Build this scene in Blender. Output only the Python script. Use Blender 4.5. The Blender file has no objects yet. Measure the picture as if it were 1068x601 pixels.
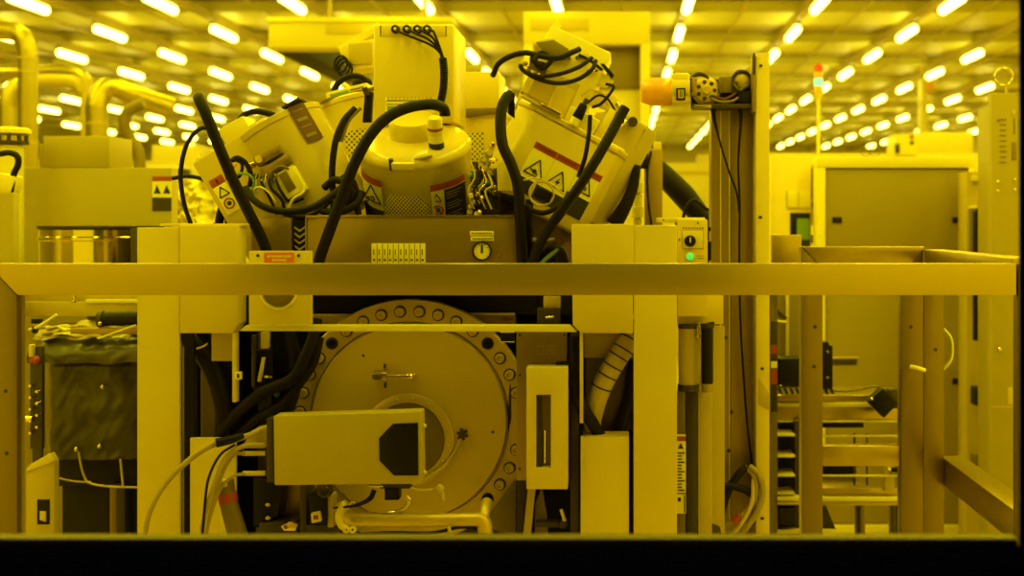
import bpy, bmesh, math, random
from mathutils import Vector, Matrix, noise
random.seed(7)
PI = math.pi
SC = bpy.context.scene
COL = SC.collection

# ------------------------------------------------------------------ camera frame (photograph 1068 x 601)
F, CX, CY, EYE = 1200.0, 649.0, 230.0, 1.5
def P(px, py, Y):
    return Vector(((px - CX) * Y / F, Y, EYE - (py - CY) * Y / F))
def px(Y, ang=0.0, piv=(0, 0), tilt=0.0):
    """local frame in picture-sized units on the plane at depth Y: x right, y down, w away"""
    s = Y / F
    return (Matrix.Translation(P(piv[0], piv[1], Y)) @ Matrix.Rotation(math.radians(ang), 4, 'Y')
            @ Matrix.Rotation(math.radians(tilt), 4, 'X') @ Matrix.Scale(s, 4))

# ------------------------------------------------------------------ materials; low blue puts the yellow lamp tint into most base colours
def mat(name, col, rough=0.5, metal=0.0, var=0.06, scale=6.0, bump=0.0, brushed=None, emit=None, estr=0.0, trans=0.0, coat=0.0, spec=0.5, ior=None):
    m = bpy.data.materials.new(name); m.use_nodes = True
    nt = m.node_tree; b = nt.nodes['Principled BSDF']
    b.inputs['Base Color'].default_value = (*col, 1)
    b.inputs['Roughness'].default_value = rough
    b.inputs['Metallic'].default_value = metal
    b.inputs['Coat Weight'].default_value = coat
    b.inputs['Specular IOR Level'].default_value = spec
    if ior: b.inputs['IOR'].default_value = ior
    if trans: b.inputs['Transmission Weight'].default_value = trans
    if emit:
        b.inputs['Emission Color'].default_value = (*emit, 1); b.inputs['Emission Strength'].default_value = estr
    if var or bump or brushed:
        tc = nt.nodes.new('ShaderNodeTexCoord'); mp = nt.nodes.new('ShaderNodeMapping')
        nz = nt.nodes.new('ShaderNodeTexNoise')
        nt.links.new(tc.outputs['Object'], mp.inputs['Vector']); nt.links.new(mp.outputs['Vector'], nz.inputs['Vector'])
        nz.inputs['Scale'].default_value = scale; nz.inputs['Detail'].default_value = 4
        if brushed: mp.inputs['Scale'].default_value = brushed
        if var:
            rp = nt.nodes.new('ShaderNodeMapRange')
            rp.inputs['To Min'].default_value = 1 - var; rp.inputs['To Max'].default_value = 1 + var
            mx = nt.nodes.new('ShaderNodeMix'); mx.data_type = 'RGBA'; mx.blend_type = 'MULTIPLY'; mx.inputs['Factor'].default_value = 1
            mx.inputs['A'].default_value = (*col, 1)
            nt.links.new(nz.outputs['Fac'], rp.inputs['Value']); nt.links.new(rp.outputs['Result'], mx.inputs['B'])
            nt.links.new(mx.outputs['Result'], b.inputs['Base Color'])
        if brushed:
            rr = nt.nodes.new('ShaderNodeMapRange')
            rr.inputs['To Min'].default_value = max(0.02, rough - 0.03); rr.inputs['To Max'].default_value = rough + 0.03
            nt.links.new(nz.outputs['Fac'], rr.inputs['Value']); nt.links.new(rr.outputs['Result'], b.inputs['Roughness'])
        if bump:
            bp = nt.nodes.new('ShaderNodeBump'); bp.inputs['Strength'].default_value = bump; bp.inputs['Distance'].default_value = 0.01
            nt.links.new(nz.outputs['Fac'], bp.inputs['Height']); nt.links.new(bp.outputs['Normal'], b.inputs['Normal'])
    return m

def vent_mat(name, base, hole, scale):
    """perforated sheet: small round dark holes in painted metal"""
    m = bpy.data.materials.new(name); m.use_nodes = True
    nt = m.node_tree; b = nt.nodes['Principled BSDF']; b.inputs['Roughness'].default_value = 0.45
    tc = nt.nodes.new('ShaderNodeTexCoord'); mp = nt.nodes.new('ShaderNodeMapping')
    mp.inputs['Rotation'].default_value = (0, PI / 4, 0); mp.inputs['Scale'].default_value = (scale,) * 3
    fr = nt.nodes.new('ShaderNodeVectorMath'); fr.operation = 'FRACTION'
    sb = nt.nodes.new('ShaderNodeVectorMath'); sb.operation = 'SUBTRACT'; sb.inputs[1].default_value = (0.5, 0.5, 0.5)
    ml = nt.nodes.new('ShaderNodeVectorMath'); ml.operation = 'MULTIPLY'; ml.inputs[1].default_value = (1, 0, 1)
    ln = nt.nodes.new('ShaderNodeVectorMath'); ln.operation = 'LENGTH'
    lt = nt.nodes.new('ShaderNodeMath'); lt.operation = 'LESS_THAN'; lt.inputs[1].default_value = 0.33
    mx = nt.nodes.new('ShaderNodeMix'); mx.data_type = 'RGBA'
    mx.inputs['A'].default_value = (*base, 1); mx.inputs['B'].default_value = (*hole, 1)
    L = nt.links.new
    L(tc.outputs['Object'], mp.inputs['Vector']); L(mp.outputs['Vector'], fr.inputs[0]); L(fr.outputs[0], sb.inputs[0])
    L(sb.outputs[0], ml.inputs[0]); L(ml.outputs[0], ln.inputs[0]); L(ln.outputs['Value'], lt.inputs[0])
    L(lt.outputs[0], mx.inputs['Factor']); L(mx.outputs['Result'], b.inputs['Base Color'])
    return m

CREAM = mat('cream_paint', (.76, .60, .07), .34, var=.03, scale=3)
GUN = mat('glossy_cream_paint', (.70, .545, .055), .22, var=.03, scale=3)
GUN2 = mat('glossy_cream_shaded', (.58, .44, .045), .22, var=.03, scale=3)  # cream paint darkened: the left canister's shading is put into the colour
DUCTM = mat('satin_duct', (.46, .36, .045), .34, .85, var=.04, scale=3)
CREAM2 = mat('pale_paint', (.80, .68, .08), .40, var=.03, scale=3)
DETM = mat('tan_enamel', (.50, .39, .04), .4, var=.03, scale=3)
BEIGE = mat('beige_paint', (.52, .39, .04), .5, var=.04, scale=3)
WHITE = mat('white_label', (.88, .78, .10), .5, var=0)
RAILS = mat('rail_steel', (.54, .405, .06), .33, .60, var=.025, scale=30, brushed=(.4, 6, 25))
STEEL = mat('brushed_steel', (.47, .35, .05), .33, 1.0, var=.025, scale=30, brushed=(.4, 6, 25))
STEELV = mat('brushed_steel_vertical', (.25, .178, .026), .36, 1.0, var=.025, scale=30, brushed=(25, 6, .4))  # post steel darkened, dark reflections put into its colour
SHEET = mat('dull_steel_sheet', (.36, .245, .035), .42, .75, var=.10, scale=5)
DOORM = mat('machined_steel', (.70, .52, .08), .40, .5, var=.07, scale=4)
CHROME = mat('polished_steel', (.75, .64, .2), .12, 1.0, var=0)
BRASS = mat('bright_fitting', (.85, .66, .10), .18, 1.0, var=0)
BLACK = mat('black_rubber', (.0125, .0078, .002), .5, var=.15, scale=20, spec=.16)
BLACKP = mat('black_plastic', (.010, .007, .002), .42, var=.1, scale=10, spec=.2)
DARK = mat('dark_steel', (.055, .037, .007), .45, .3, var=.15, scale=8)
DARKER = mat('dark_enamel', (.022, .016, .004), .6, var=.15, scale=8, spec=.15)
BROWN = mat('brown_panel', (.20, .14, .02), .5, .3, var=.1, scale=5)
CAB = mat('grey_cabinet_paint', (.40, .305, .03), .45, var=.05, scale=3)
LOWERW = mat('dark_reflection_panel', (.42, .31, .04), .5, var=.06, scale=3)
OLIVE = mat('dark_quilted_plastic', (.060, .042, .006), .36, var=.3, scale=9, bump=.35)
CLEARP = mat('cloudy_plastic_sheet', (.36, .27, .035), .22, var=.25, scale=12, bump=.3)
RED = mat('red_print', (.36, .05, .01), .5, var=0)
DRED = mat('dark_red_label', (.105, .024, .006), .5, var=.1)
ORANGE = mat('orange_label', (.85, .20, .01), .5, var=0)
ORANGEC = mat('orange_plastic_cap', (.84, .40, .06), .25, var=.15, scale=30)
INK = mat('black_ink', (.02, .016, .008), .55, var=0)
GREENM = mat('green_wire', (.16, .30, .02), .4, var=0)
TAN = mat('tan_tube', (.62, .48, .07), .35, var=.08)
REDLENS = mat('red_lens', (.7, .03, .01), .2, var=0, emit=(1, .05, .01), estr=.35)
AMBER = mat('amber_lens', (.85, .4, .02), .2, var=0)
GREENL = mat('green_lens', (.1, .6, .25), .2, var=0, emit=(.25, 1, .4), estr=1.2)
LEDG = mat('green_indicator', (.1, .5, .05), .2, var=0, emit=(.08, 1, .12), estr=.55)
VENT = vent_mat('perforated_cream', (.76, .60, .07), (.03, .022, .004), 125)
VENTB = vent_mat('perforated_pale', (.80, .68, .08), (.10, .08, .01), 80)
CEILP = mat('ceiling_half_shade_panel', (.58, .49, .06), .5, var=.04, scale=2)
CEILD = mat('ceiling_shade_panel', (.33, .25, .03), .5, var=.05, scale=2)
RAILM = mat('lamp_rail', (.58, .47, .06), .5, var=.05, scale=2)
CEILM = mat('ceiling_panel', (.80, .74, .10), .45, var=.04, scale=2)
BEAMM = mat('ceiling_beam_paint', (.80, .68, .09), .45, var=.05, scale=2)
WALLM = mat('wall_panel', (.82, .72, .10), .5, var=.03, scale=1)
FLOORM = mat('vinyl_floor', (.62, .50, .07), .22, var=.06, scale=2)
SILLM = mat('dark_bluelit_sill', (.0008, .0008, .02), .9, var=0, ior=1.0)  # near black, with the bluish corridor light put into the colour
CABLEM = mat('grey_tan_cable', (.44, .335, .05), .35, var=.08)
TALLM = mat('tall_cabinet_paint', (.36, .27, .025), .5, var=.04, scale=3)
EDGEM = mat('sill_edge_metal', (.12, .08, .012), .5, .3, var=.3, scale=5)
CORRM = mat('corridor_paint', (.70, .60, .10), .6, var=.03, scale=2)
PANELM = mat('cabinet_door_paint', (.31, .225, .018), .5, var=.03, scale=3)
LAMPM = mat('lamp_tube', (.9, .9, .8), .4, var=0, emit=(1, .93, .14), estr=9.5)
FARM = mat('far_equipment_paint', (.62, .51, .06), .5, var=.05, scale=2)

# ------------------------------------------------------------------ mesh builder
def catmull(pts, n=7):
    if len(pts) < 3: return pts
    out = []
    q = [pts[0] * 2 - pts[1]] + pts + [pts[-1] * 2 - pts[-2]]
    for i in range(1, len(q) - 2):
        a, b, c, d = q[i - 1], q[i], q[i + 1], q[i + 2]
        for k in range(n):
            t = k / n
            out.append(.5 * ((2 * b) + (c - a) * t + (2 * a - 5 * b + 4 * c - d) * t * t + (3 * b - a - 3 * c + d) * t ** 3))
    out.append(pts[-1]); return out

class MB:
    def __init__(s, frame=None):
        s.bm = bmesh.new(); s.M = frame; s.mats = []; s.mi = 0
    def v(s, p):
        return Vector((p[0], p[2], -p[1])) if s.M is not None else Vector(p)
    def use(s, m):
        if m not in s.mats: s.mats.append(m)
        s.mi = s.mats.index(m); return s
    def _add(s, t):
        for f in t.faces: f.material_index = s.mi
        bmesh.ops.recalc_face_normals(t, faces=t.faces)
        if s.M is not None: bmesh.ops.transform(t, matrix=s.M, verts=t.verts)
        me = bpy.data.meshes.new('tmp'); t.to_mesh(me); t.free()
        s.bm.from_mesh(me); bpy.data.meshes.remove(me); return s
    def prism(s, pts, w0, w1, bev=0.0):
        """polygon in the x-y (picture) plane extruded from w0 to w1"""
        t = bmesh.new()
        a = [t.verts.new(s.v((x, y, w0))) for x, y in pts]; b = [t.verts.new(s.v((x, y, w1))) for x, y in pts]
        n = len(pts); t.faces.new(a); t.faces.new(b[::-1])
        for i in range(n): t.faces.new((a[i], b[i], b[(i + 1) % n], a[(i + 1) % n]))
        if bev:
            bmesh.ops.recalc_face_normals(t, faces=t.faces)
            bmesh.ops.bevel(t, geom=list(t.edges), offset=bev, segments=2, affect='EDGES', profile=.5, clamp_overlap=True)
        return s._add(t)
    def box(s, x0, y0, x1, y1, w0, w1, bev=0.0):
        if s.M is not None: return s.prism([(x0, y0), (x1, y0), (x1, y1), (x0, y1)], w0, w1, bev)
        raise ValueError
    def column(s, poly, y0, y1, bev=0.0):
        """outline in the x-w plane extruded along y"""
        t = bmesh.new()
        a = [t.verts.new(s.v((x, y0, w))) for x, w in poly]; b = [t.verts.new(s.v((x, y1, w))) for x, w in poly]
        n = len(poly); t.faces.new(a); t.faces.new(b[::-1])
        for i in range(n): t.faces.new((a[i], b[i], b[(i + 1) % n], a[(i + 1) % n]))
        if bev:
            bmesh.ops.recalc_face_normals(t, faces=t.faces)
            bmesh.ops.bevel(t, geom=list(t.edges), offset=bev, segments=3, affect='EDGES', profile=.5, clamp_overlap=True)
        return s._add(t)
    def frame(s, o, i, w0, w1, bev=0.0):
        """rectangular frame: outer and inner (x0, y0, x1, y1)"""
        t = bmesh.new()
        R = lambda q, w: [t.verts.new(s.v((x, y, w))) for x, y in ((q[0], q[1]), (q[2], q[1]), (q[2], q[3]), (q[0], q[3]))]
        a, b, c, d = R(o, w0), R(i, w0), R(o, w1), R(i, w1)
        for k in range(4):
            j = (k + 1) % 4
            t.faces.new((a[k], a[j], b[j], b[k])); t.faces.new((c[k], d[k], d[j], c[j]))
            t.faces.new((a[k], c[k], c[j], a[j])); t.faces.new((b[k], b[j], d[j], d[k]))
        if bev:
            bmesh.ops.recalc_face_normals(t, faces=t.faces)
            bmesh.ops.bevel(t, geom=[e for e in t.edges if len(e.link_faces) == 2 and e.calc_face_angle() > .5], offset=bev, segments=2, affect='EDGES', profile=.5, clamp_overlap=True)
        return s._add(t)
    def wbox(s, lo, hi, bev=0.0):
        t = bmesh.new(); bmesh.ops.create_cube(t, size=1)
        for q in t.verts:
            q.co = Vector([(lo[i] + hi[i]) / 2 + q.co[i] * (hi[i] - lo[i]) for i in range(3)])
        if bev: bmesh.ops.bevel(t, geom=list(t.edges), offset=bev, segments=2, affect='EDGES', profile=.5, clamp_overlap=True)
        return s._add(t)
    def tube(s, pts, r, seg=12, n=7, rib=0.0, pitch=4.0, caps=True):
        """round tube along a smooth path; r a number or one per point; rib = depth of corrugation"""
        V = [s.v(p) for p in pts]
        R = list(r) if isinstance(r, (list, tuple)) else [r] * len(V)
        path = catmull(V, n) if n > 1 else V
        k = len(path)
        rad = []
        for i in range(k):
            f = i / (k - 1) * (len(R) - 1); j = min(int(f), len(R) - 2) if len(R) > 1 else 0
            rad.append(R[j] + (R[j + 1] - R[j]) * (f - j) if len(R) > 1 else R[0])
        if rib:
            L = [0]
            for i in range(1, k): L.append(L[-1] + (path[i] - path[i - 1]).length)
            m = max(8, int(L[-1] / pitch * 4)); np_, nr, j = [], [], 0
            for q in range(m + 1):
                d = L[-1] * q / m
                while j < k - 2 and L[j + 1] < d: j += 1
                t = (d - L[j]) / max(1e-9, L[j + 1] - L[j]); np_.append(path[j].lerp(path[j + 1], t))
                nr.append((rad[j] + (rad[j + 1] - rad[j]) * t) * (1 + (0, rib, 0, -rib)[q % 4]))
            path, rad, k = np_, nr, m + 1
        t = bmesh.new(); rings = []
        up = None
        for i in range(k):
            d = (path[min(i + 1, k - 1)] - path[max(i - 1, 0)])
            d = d.normalized() if d.length > 1e-9 else Vector((0, 0, 1))
            if up is None: up = d.orthogonal().normalized()
            up = (up - d * up.dot(d)); up = up.normalized() if up.length > 1e-6 else d.orthogonal().normalized()
            sd = d.cross(up)
            rings.append([t.verts.new(path[i] + (up * math.cos(2 * PI * a / seg) + sd * math.sin(2 * PI * a / seg)) * rad[i]) for a in range(seg)])
        for i in range(k - 1):
            for a in range(seg):
                t.faces.new((rings[i][a], rings[i][(a + 1) % seg], rings[i + 1][(a + 1) % seg], rings[i + 1][a]))
        if caps: t.faces.new(rings[0][::-1]); t.faces.new(rings[-1])
        return s._add(t)
    def cyl(s, p0, p1, r, r1=None, seg=24):
        return s.tube([p0, p1], [r, r if r1 is None else r1], seg=seg, n=1)
    def lathe(s, prof, o, axis=(0, -1, 0), seg=40, closed=True):
        """prof: (radius, distance along axis) from o; axis in the same convention as points"""
        A = s.v(axis).normalized(); O = s.v(o); u = A.orthogonal().normalized(); w = A.cross(u)
        t = bmesh.new(); rings = []
        for r, h in prof:
            rings.append([t.verts.new(O + A * h + (u * math.cos(2 * PI * a / seg) + w * math.sin(2 * PI * a / seg)) * max(r, 1e-4)) for a in range(seg)])
        for i in range(len(rings) - 1):
            for a in range(seg):
                t.faces.new((rings[i][a], rings[i][(a + 1) % seg], rings[i + 1][(a + 1) % seg], rings[i + 1][a]))
        if closed: t.faces.new(rings[0][::-1]); t.faces.new(rings[-1])
        return s._add(t)
    def ring(s, c, axis, R, r, seg=36, a0=0, a1=360):
        A = s.v(axis).normalized(); O = s.v(c)
        u = Vector((1, 0, 0)) if abs(A.x) < .9 else Vector((0, 0, 1))
        u = (u - A * u.dot(A)).normalized(); w = A.cross(u)
        pts = [O + (u * math.cos(math.radians(a0 + (a1 - a0) * i / seg)) + w * math.sin(math.radians(a0 + (a1 - a0) * i / seg))) * R for i in range(seg + 1)]
        M = s.M; pp = [(q.x, -q.z, q.y) for q in pts] if M is not None else pts
        return s.tube(pp, r, seg=10, n=1)
    def ball(s, c, r, seg=16):
        t = bmesh.new(); bmesh.ops.create_uvsphere(t, u_segments=seg, v_segments=seg // 2, radius=1)
        rr = r if isinstance(r, (list, tuple)) else (r, r, r)
        o = s.v(c)
        for q in t.verts: q.co = o + Vector((q.co.x * rr[0], q.co.y * rr[2], q.co.z * rr[1]))
        return s._add(t)
    def quadsheet(s, fn, nu, nv, thick):
        """curved sheet: fn(u,v)->point, u,v in 0..1, given a thickness along w"""
        t = bmesh.new(); G = []
        for k in (0, 1):
            G.append([[t.verts.new(s.v(fn(i / nu, j / nv)) + (Vector((0, thick, 0)) if k else Vector())) for j in range(nv + 1)] for i in range(nu + 1)])
        for k in (0, 1):
            for i in range(nu):
                for j in range(nv):
                    f = (G[k][i][j], G[k][i + 1][j], G[k][i + 1][j + 1], G[k][i][j + 1]); t.faces.new(f if k else f[::-1])
        for i in range(nu):
            for j in (0, nv): t.faces.new((G[0][i][j], G[0][i + 1][j], G[1][i + 1][j], G[1][i][j]))
        for j in range(nv):
            for i in (0, nu): t.faces.new((G[0][i][j], G[0][i][j + 1], G[1][i][j + 1], G[1][i][j]))
        return s._add(t)
    def build(s, name, parent=None, smooth=True):
        vs = [q.co for q in s.bm.verts]
        c = Vector([(min(q[i] for q in vs) + max(q[i] for q in vs)) / 2 for i in range(3)])
        bmesh.ops.translate(s.bm, vec=-c, verts=s.bm.verts)
        me = bpy.data.meshes.new(name); s.bm.to_mesh(me); s.bm.free()
        for m in s.mats: me.materials.append(m)
        if smooth:
            for p in me.polygons: p.use_smooth = True
            me.set_sharp_from_angle(angle=math.radians(38))
        o = bpy.data.objects.new(name, me); COL.objects.link(o)
        if parent is not None:
            o.parent = parent; o.location = c - WLOC[parent.name]
        else: o.location = c
        WLOC[o.name] = c.copy()
        return o
WLOC = {}

def thing(name, label, cat, loc, group=None):
    o = bpy.data.objects.new(name, None); COL.objects.link(o); o.empty_display_size = .05
    o.location = loc; WLOC[o.name] = Vector(loc)
    o['label'] = label; o['category'] = cat
    if group: o['group'] = group
    return o
def tag(o, label, cat, group=None, kind=None):
    o['label'] = label; o['category'] = cat
    if group: o['group'] = group
    if kind: o['kind'] = kind
    return o
def struct(o):
    o['kind'] = 'structure'; return o
def B(name, parent, m, Y, x0, y0, x1, y1, w0, w1, bev=.6):
    return MB(px(Y)).use(m).box(x0, y0, x1, y1, w0, w1, bev).build(name, parent)
def hose(name, label, cat, m, Y, pts, r, parent=None, group=None, **k):
    o = MB(px(Y)).use(m).tube(pts, r, **k).build(name, parent)
    if parent is None: tag(o, label, cat, group)
    return o
def text(body, frame, x, y, size, m, parent, name, w=-.3, ax='CENTER'):
    """lettering: real letter shapes lying on the surface of the plate"""
    cu = bpy.data.curves.new('tmp', 'FONT'); cu.body = body; cu.size = size; cu.align_x = ax; cu.align_y = 'CENTER'
    cu.extrude = .02; cu.resolution_u = 2
    o = bpy.data.objects.new('tmp', cu); COL.objects.link(o)
    dg = bpy.context.evaluated_depsgraph_get(); me = bpy.data.meshes.new_from_object(o.evaluated_get(dg))
    bpy.data.objects.remove(o)
    b = MB(frame).use(m); t = bmesh.new(); t.from_mesh(me); bpy.data.meshes.remove(me)
    for q in t.verts: q.co = Vector((x + q.co.x, w - q.co.z, -y + q.co.y))
    b._add(t); return b.build(name, parent, smooth=False)
LP, LP2, EXPO = 64, 14, 0.0
# ------------------------------------------------------------------ room shell
U = 1.669                      # spacing of lamp rows along the hall
H0 = EYE + 1.967               # height of the lamps
CEIL = EYE + 2.12
FARY = 33.5
m = MB(); m.use(FLOORM).wbox((-15, 1.66, -.1), (9, FARY, 0)); struct(m.build('floor'))
BAY0, BAY = 11.69, 1.985       # ceiling bays across the hall: stepped panels, tones darkening to paint in the fade of light
m = MB(); k = -4
while BAY0 + k * BAY < FARY:
    y = BAY0 + k * BAY
    y0, y1, y2, y3 = max(y, 1.8), y + BAY * .40, y + BAY * .66, min(y + BAY, FARY)
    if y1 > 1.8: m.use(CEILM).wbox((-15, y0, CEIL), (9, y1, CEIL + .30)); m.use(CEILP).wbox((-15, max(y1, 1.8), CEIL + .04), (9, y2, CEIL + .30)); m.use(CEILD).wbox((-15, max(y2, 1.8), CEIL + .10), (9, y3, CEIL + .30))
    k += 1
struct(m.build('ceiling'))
m = MB(); m.use(WALLM).wbox((-15.1, 1.66, 0), (-15, FARY, CEIL + .3)); struct(m.build('wall_left'))
m = MB(); m.use(WALLM).wbox((9, 1.66, 0), (9.1, FARY, CEIL + .3)); struct(m.build('wall_right'))
m = MB(); m.use(WALLM).wbox((-15, FARY, 0), (9, FARY + .1, CEIL + .3)); struct(m.build('wall_back'))
# wall the photograph looks through: an opening with a dark sill and jamb
WY = 1.8
WX0, WX1, WZ0, WZ1 = -1.45, (1062 - CX) * WY / F, EYE - (568.5 - CY) * WY / F, 2.35
m = MB(); m.use(WALLM)
m.wbox((-15, WY - .14, 0), (WX0 - .05, WY, CEIL + .3)); m.wbox((WX1 + .05, WY - .14, 0), (9, WY, CEIL + .3))
m.use(LOWERW).wbox((WX0 - .05, WY - .14, 0), (WX1 + .05, WY, WZ0 - .06)); m.use(WALLM).wbox((WX0 - .05, WY - .14, WZ1 + .05), (WX1 + .05, WY, CEIL + .3))  # unseen wall below the opening darkened so the steel reflects dark
struct(m.build('wall_front'))
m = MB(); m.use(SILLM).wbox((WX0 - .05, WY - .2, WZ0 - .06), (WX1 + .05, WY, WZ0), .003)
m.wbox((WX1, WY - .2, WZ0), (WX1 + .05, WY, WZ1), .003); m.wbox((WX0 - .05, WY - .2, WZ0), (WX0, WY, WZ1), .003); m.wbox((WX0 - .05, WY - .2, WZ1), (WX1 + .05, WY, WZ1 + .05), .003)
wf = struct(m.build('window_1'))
m = MB(); m.use(EDGEM).wbox((WX0, WY, WZ0 - .03), (WX1, WY + .03, WZ0 + .010), .003)
m.build('window_sill_edge', wf)
# dim viewing corridor on the near side of the window
m = MB(); m.use(CORRM).wbox((-4, -1.6, 0), (3, -1.5, 2.9)); struct(m.build('wall_corridor'))

# ceiling: light rails along the hall, cross beams between the lamp rows
LINES = [(.305 + .61 * k) * 1.967 * s for k in range(7) for s in (1, -1)] + [-(.305 + .61 * k) * 1.967 for k in (7, 8, 9)]
n = 0
for X in LINES:
    n += 1
    m = MB(); m.use(RAILM).wbox((X - .035, WY, H0 + .075), (X + .035, FARY, CEIL)); struct(m.build('trim_%d' % n))
    n += 1
    m = MB(); m.use(RAILM).wbox((X + .59, WY, CEIL - .02), (X + .61, FARY, CEIL)); struct(m.build('trim_%d' % n))

# lamps
def make_lamp(loc):
    t = thing('ceiling_lamp', 'glowing tube lamp hanging in rows under the yellow cleanroom ceiling', 'lamp', loc, 'ceiling lamps in rows')
    x, y, z = loc
    b = MB(); b.use(LAMPM).tube([(x, y - .34, z), (x, y - .31, z), (x, y + .31, z), (x, y + .34, z)], [.02, .042, .042, .02], seg=10, n=1); b.build('tube', t)
    b = MB(); b.use(RAILM).wbox((x - .03, y - .36, z + .043), (x + .03, y + .36, z + .074)); b.build('lamp_housing', t)
    return t
def dup(root, loc, label=None):
    r = root.copy(); COL.objects.link(r); r.location = loc
    if label: r['label'] = label
    for ch in list(root.children):
        c = ch.copy(); COL.objects.link(c); c.parent = r
        for g in list(ch.children):
            d = g.copy(); COL.objects.link(d); d.parent = c
    return r
first = None
HID = [(-1e3, 70, 1068, 1e3)]
for k in range(0, 13):
    y = U * (6.27 + k)
    for X in LINES:
        qx = CX + X * F / y; qy = CY - 1.967 * F / y
        if qx < -25 or qx > 1058: continue
        if 392 < qx < 462 and qy > 26 or 320 < qx < 380 and qy > 100 or 492 < qx < 545 and qy > 105 : continue
        if 548 < qx < 640 and qy > 12 or 640 <= qx < 676 and 20 < qy < 80 or 745 < qx < 785 and qy > 120: continue
        if qx < 60 and abs(X) > 9.5 and qy > 126 or 286 < qx < 330 and 20 < qy < 48 : continue
        if first is None: first = make_lamp((X, y, H0))
        else: dup(first, (X, y, H0))

# the lamp rows over the machine, out of the frame: long yellow tube lights
def area(name, loc, sx, sy, power, col=(1, .93, .02), rot=(0, 0, 0), spread=180):
    l = bpy.data.lights.new(name, 'AREA'); l.shape = 'RECTANGLE'; l.size = sx; l.size_y = sy; l.energy = power; l.color = col
    l.spread = math.radians(spread)
    o = bpy.data.objects.new(name, l); COL.objects.link(o); o.location = loc; o.rotation_euler = rot
    return o
for X in LINES:
    if abs(X) < 5.5:
        area('tube_light', (X, 5.5, H0 - .02), .10, 7.2, LP)
for X in LINES:
    if abs(X) < 8:
        for k in (0, 3, 6, 9):
            area('tube_light', (X, U * (6.27 + k), H0 - .044), .07, .62, LP2)

# ------------------------------------------------------------------ guard rail of steel square tube
YR, YB = 2.9, 3.8
gr = thing('guard_rail', 'welded steel square tube guard rail standing in front of the whole machine', 'guard rail', (P(10, 850, YR).x, YR, 0))
fl = EYE * F
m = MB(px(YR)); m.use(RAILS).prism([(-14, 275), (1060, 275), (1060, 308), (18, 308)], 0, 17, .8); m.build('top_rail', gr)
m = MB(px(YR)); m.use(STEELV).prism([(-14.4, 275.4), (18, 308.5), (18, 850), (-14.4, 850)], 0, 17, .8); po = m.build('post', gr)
for x, y in ((6, 408), (7, 473)):
    b = MB(px(YR)); b.use(INK).lathe([(2.1, 0), (2.1, .4)], (x, y, .2), (0, 0, -1), seg=16); b.build('bolt_hole', po)
FB = EYE * F / YB + CY
m = MB(px(YB)); m.use(STEEL).prism([(837, 257.5), (965, 257.5), (949, 276), (854, 276)], 0, 17, .6); m.build('back_top_bar', gr)
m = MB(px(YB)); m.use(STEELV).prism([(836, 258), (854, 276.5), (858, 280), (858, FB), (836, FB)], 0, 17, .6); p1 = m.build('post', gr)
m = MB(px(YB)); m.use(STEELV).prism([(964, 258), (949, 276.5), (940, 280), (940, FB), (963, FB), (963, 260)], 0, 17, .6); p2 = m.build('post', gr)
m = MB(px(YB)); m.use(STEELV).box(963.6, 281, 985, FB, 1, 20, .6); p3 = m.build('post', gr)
for x, y, p in ((850, 341, p1), (849, 382.5, p1), (950, 341, p2), (976, 365, p3)):
    b = MB(px(YB)); b.use(INK).lathe([(1.9, 0), (1.9, .4)], (x, y, .2 if p is not p3 else 1.2), (0, 0, -1), seg=16); b.build('bolt_hole', p)
m = MB(px(YB)); m.use(STEEL).box(858.2, 466, 939.8, 487, 3, 17, .6); m.build('middle_bar', gr)
xs = P(963.6, 0, YB).x
m = MB(); m.use(STEEL).wbox((xs, YR + .042, 1.338), (xs + .07, YB - .002, 1.404), .002); m.build('side_top_bar', gr)
xs = P(985.2, 0, YB).x
m = MB(); m.use(STEEL).wbox((xs, YR - .3, .622), (xs + .075, YB + .05, .712), .002); m.build('side_lower_bar', gr)
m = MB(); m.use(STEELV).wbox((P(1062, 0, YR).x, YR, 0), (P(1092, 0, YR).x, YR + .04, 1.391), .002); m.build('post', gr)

# ------------------------------------------------------------------ left: cabinet, drum, jacketed pump
t = thing('steel_cabinet', 'wide grey steel cabinet behind the shiny drum, warning sticker at its edge', 'cabinet', P(96, 578, 4.6) * Vector((1, 1, 0)) if False else Vector((P(96, 0, 4.6).x, 4.6, 0)))
FL = lambda Y: EYE * F / Y + CY
m = MB(px(4.6)); m.use(CAB).box(12, 175, 179, FL(4.6), 0, 18, 1); m.box(12, 176, 100, FL(4.6), 18, 58, 1); m.build('body', t)
m = MB(px(4.6)); m.use(CAB).box(45, 142, 114, 175, 0, 57, 1); m.box(39, 150, 44, 175, 4, 18, .5); m.build('upper_box', t)
lab = MB(px(4.6)); lab.use(WHITE).box(159, 185, 179, 206, -.6, 0, 0); lab.use(RED).box(159, 184, 179, 189, -.8, 0, 0); lab.use(DARK).box(159, 206, 179, 220, -.6, 0, 0)
lab.use(INK).prism([(164, 193), (168, 202), (160.5, 202)], -.8, 0); lab.prism([(174, 193), (178, 202), (170.5, 202)], -.8, 0); lab.build('warning_label', t)
b = MB(px(4.6)); b.use(DARK).lathe([(11, 0), (12, 1), (9, 3)], (32, 180, 30), seg=28); b.use(DARKER).box(25, 176, 41, 182, 18, 24, .4); b.build('round_cap', t)
t = thing('steel_drum', 'shiny polished steel drum with a raised hoop, left of the machine', 'drum', Vector((P(78, 0, 4.1).x, 4.1, 1.5 - 320 * 4.1 / F)))
m = MB(px(4.1)); m.use(CHROME).lathe([(60, 0), (62, 1), (62, 54), (63.5, 55), (63.5, 58), (62, 59), (62, 66), (60, 67)], (78, 306, 62), seg=72); m.build('shell', t)
m = MB(px(4.1)); m.use(DARK).lathe([(63, 66.5), (64, 68), (64, 70), (20, 71)], (78, 306, 62), seg=72); m.build('lid', t)
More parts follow.
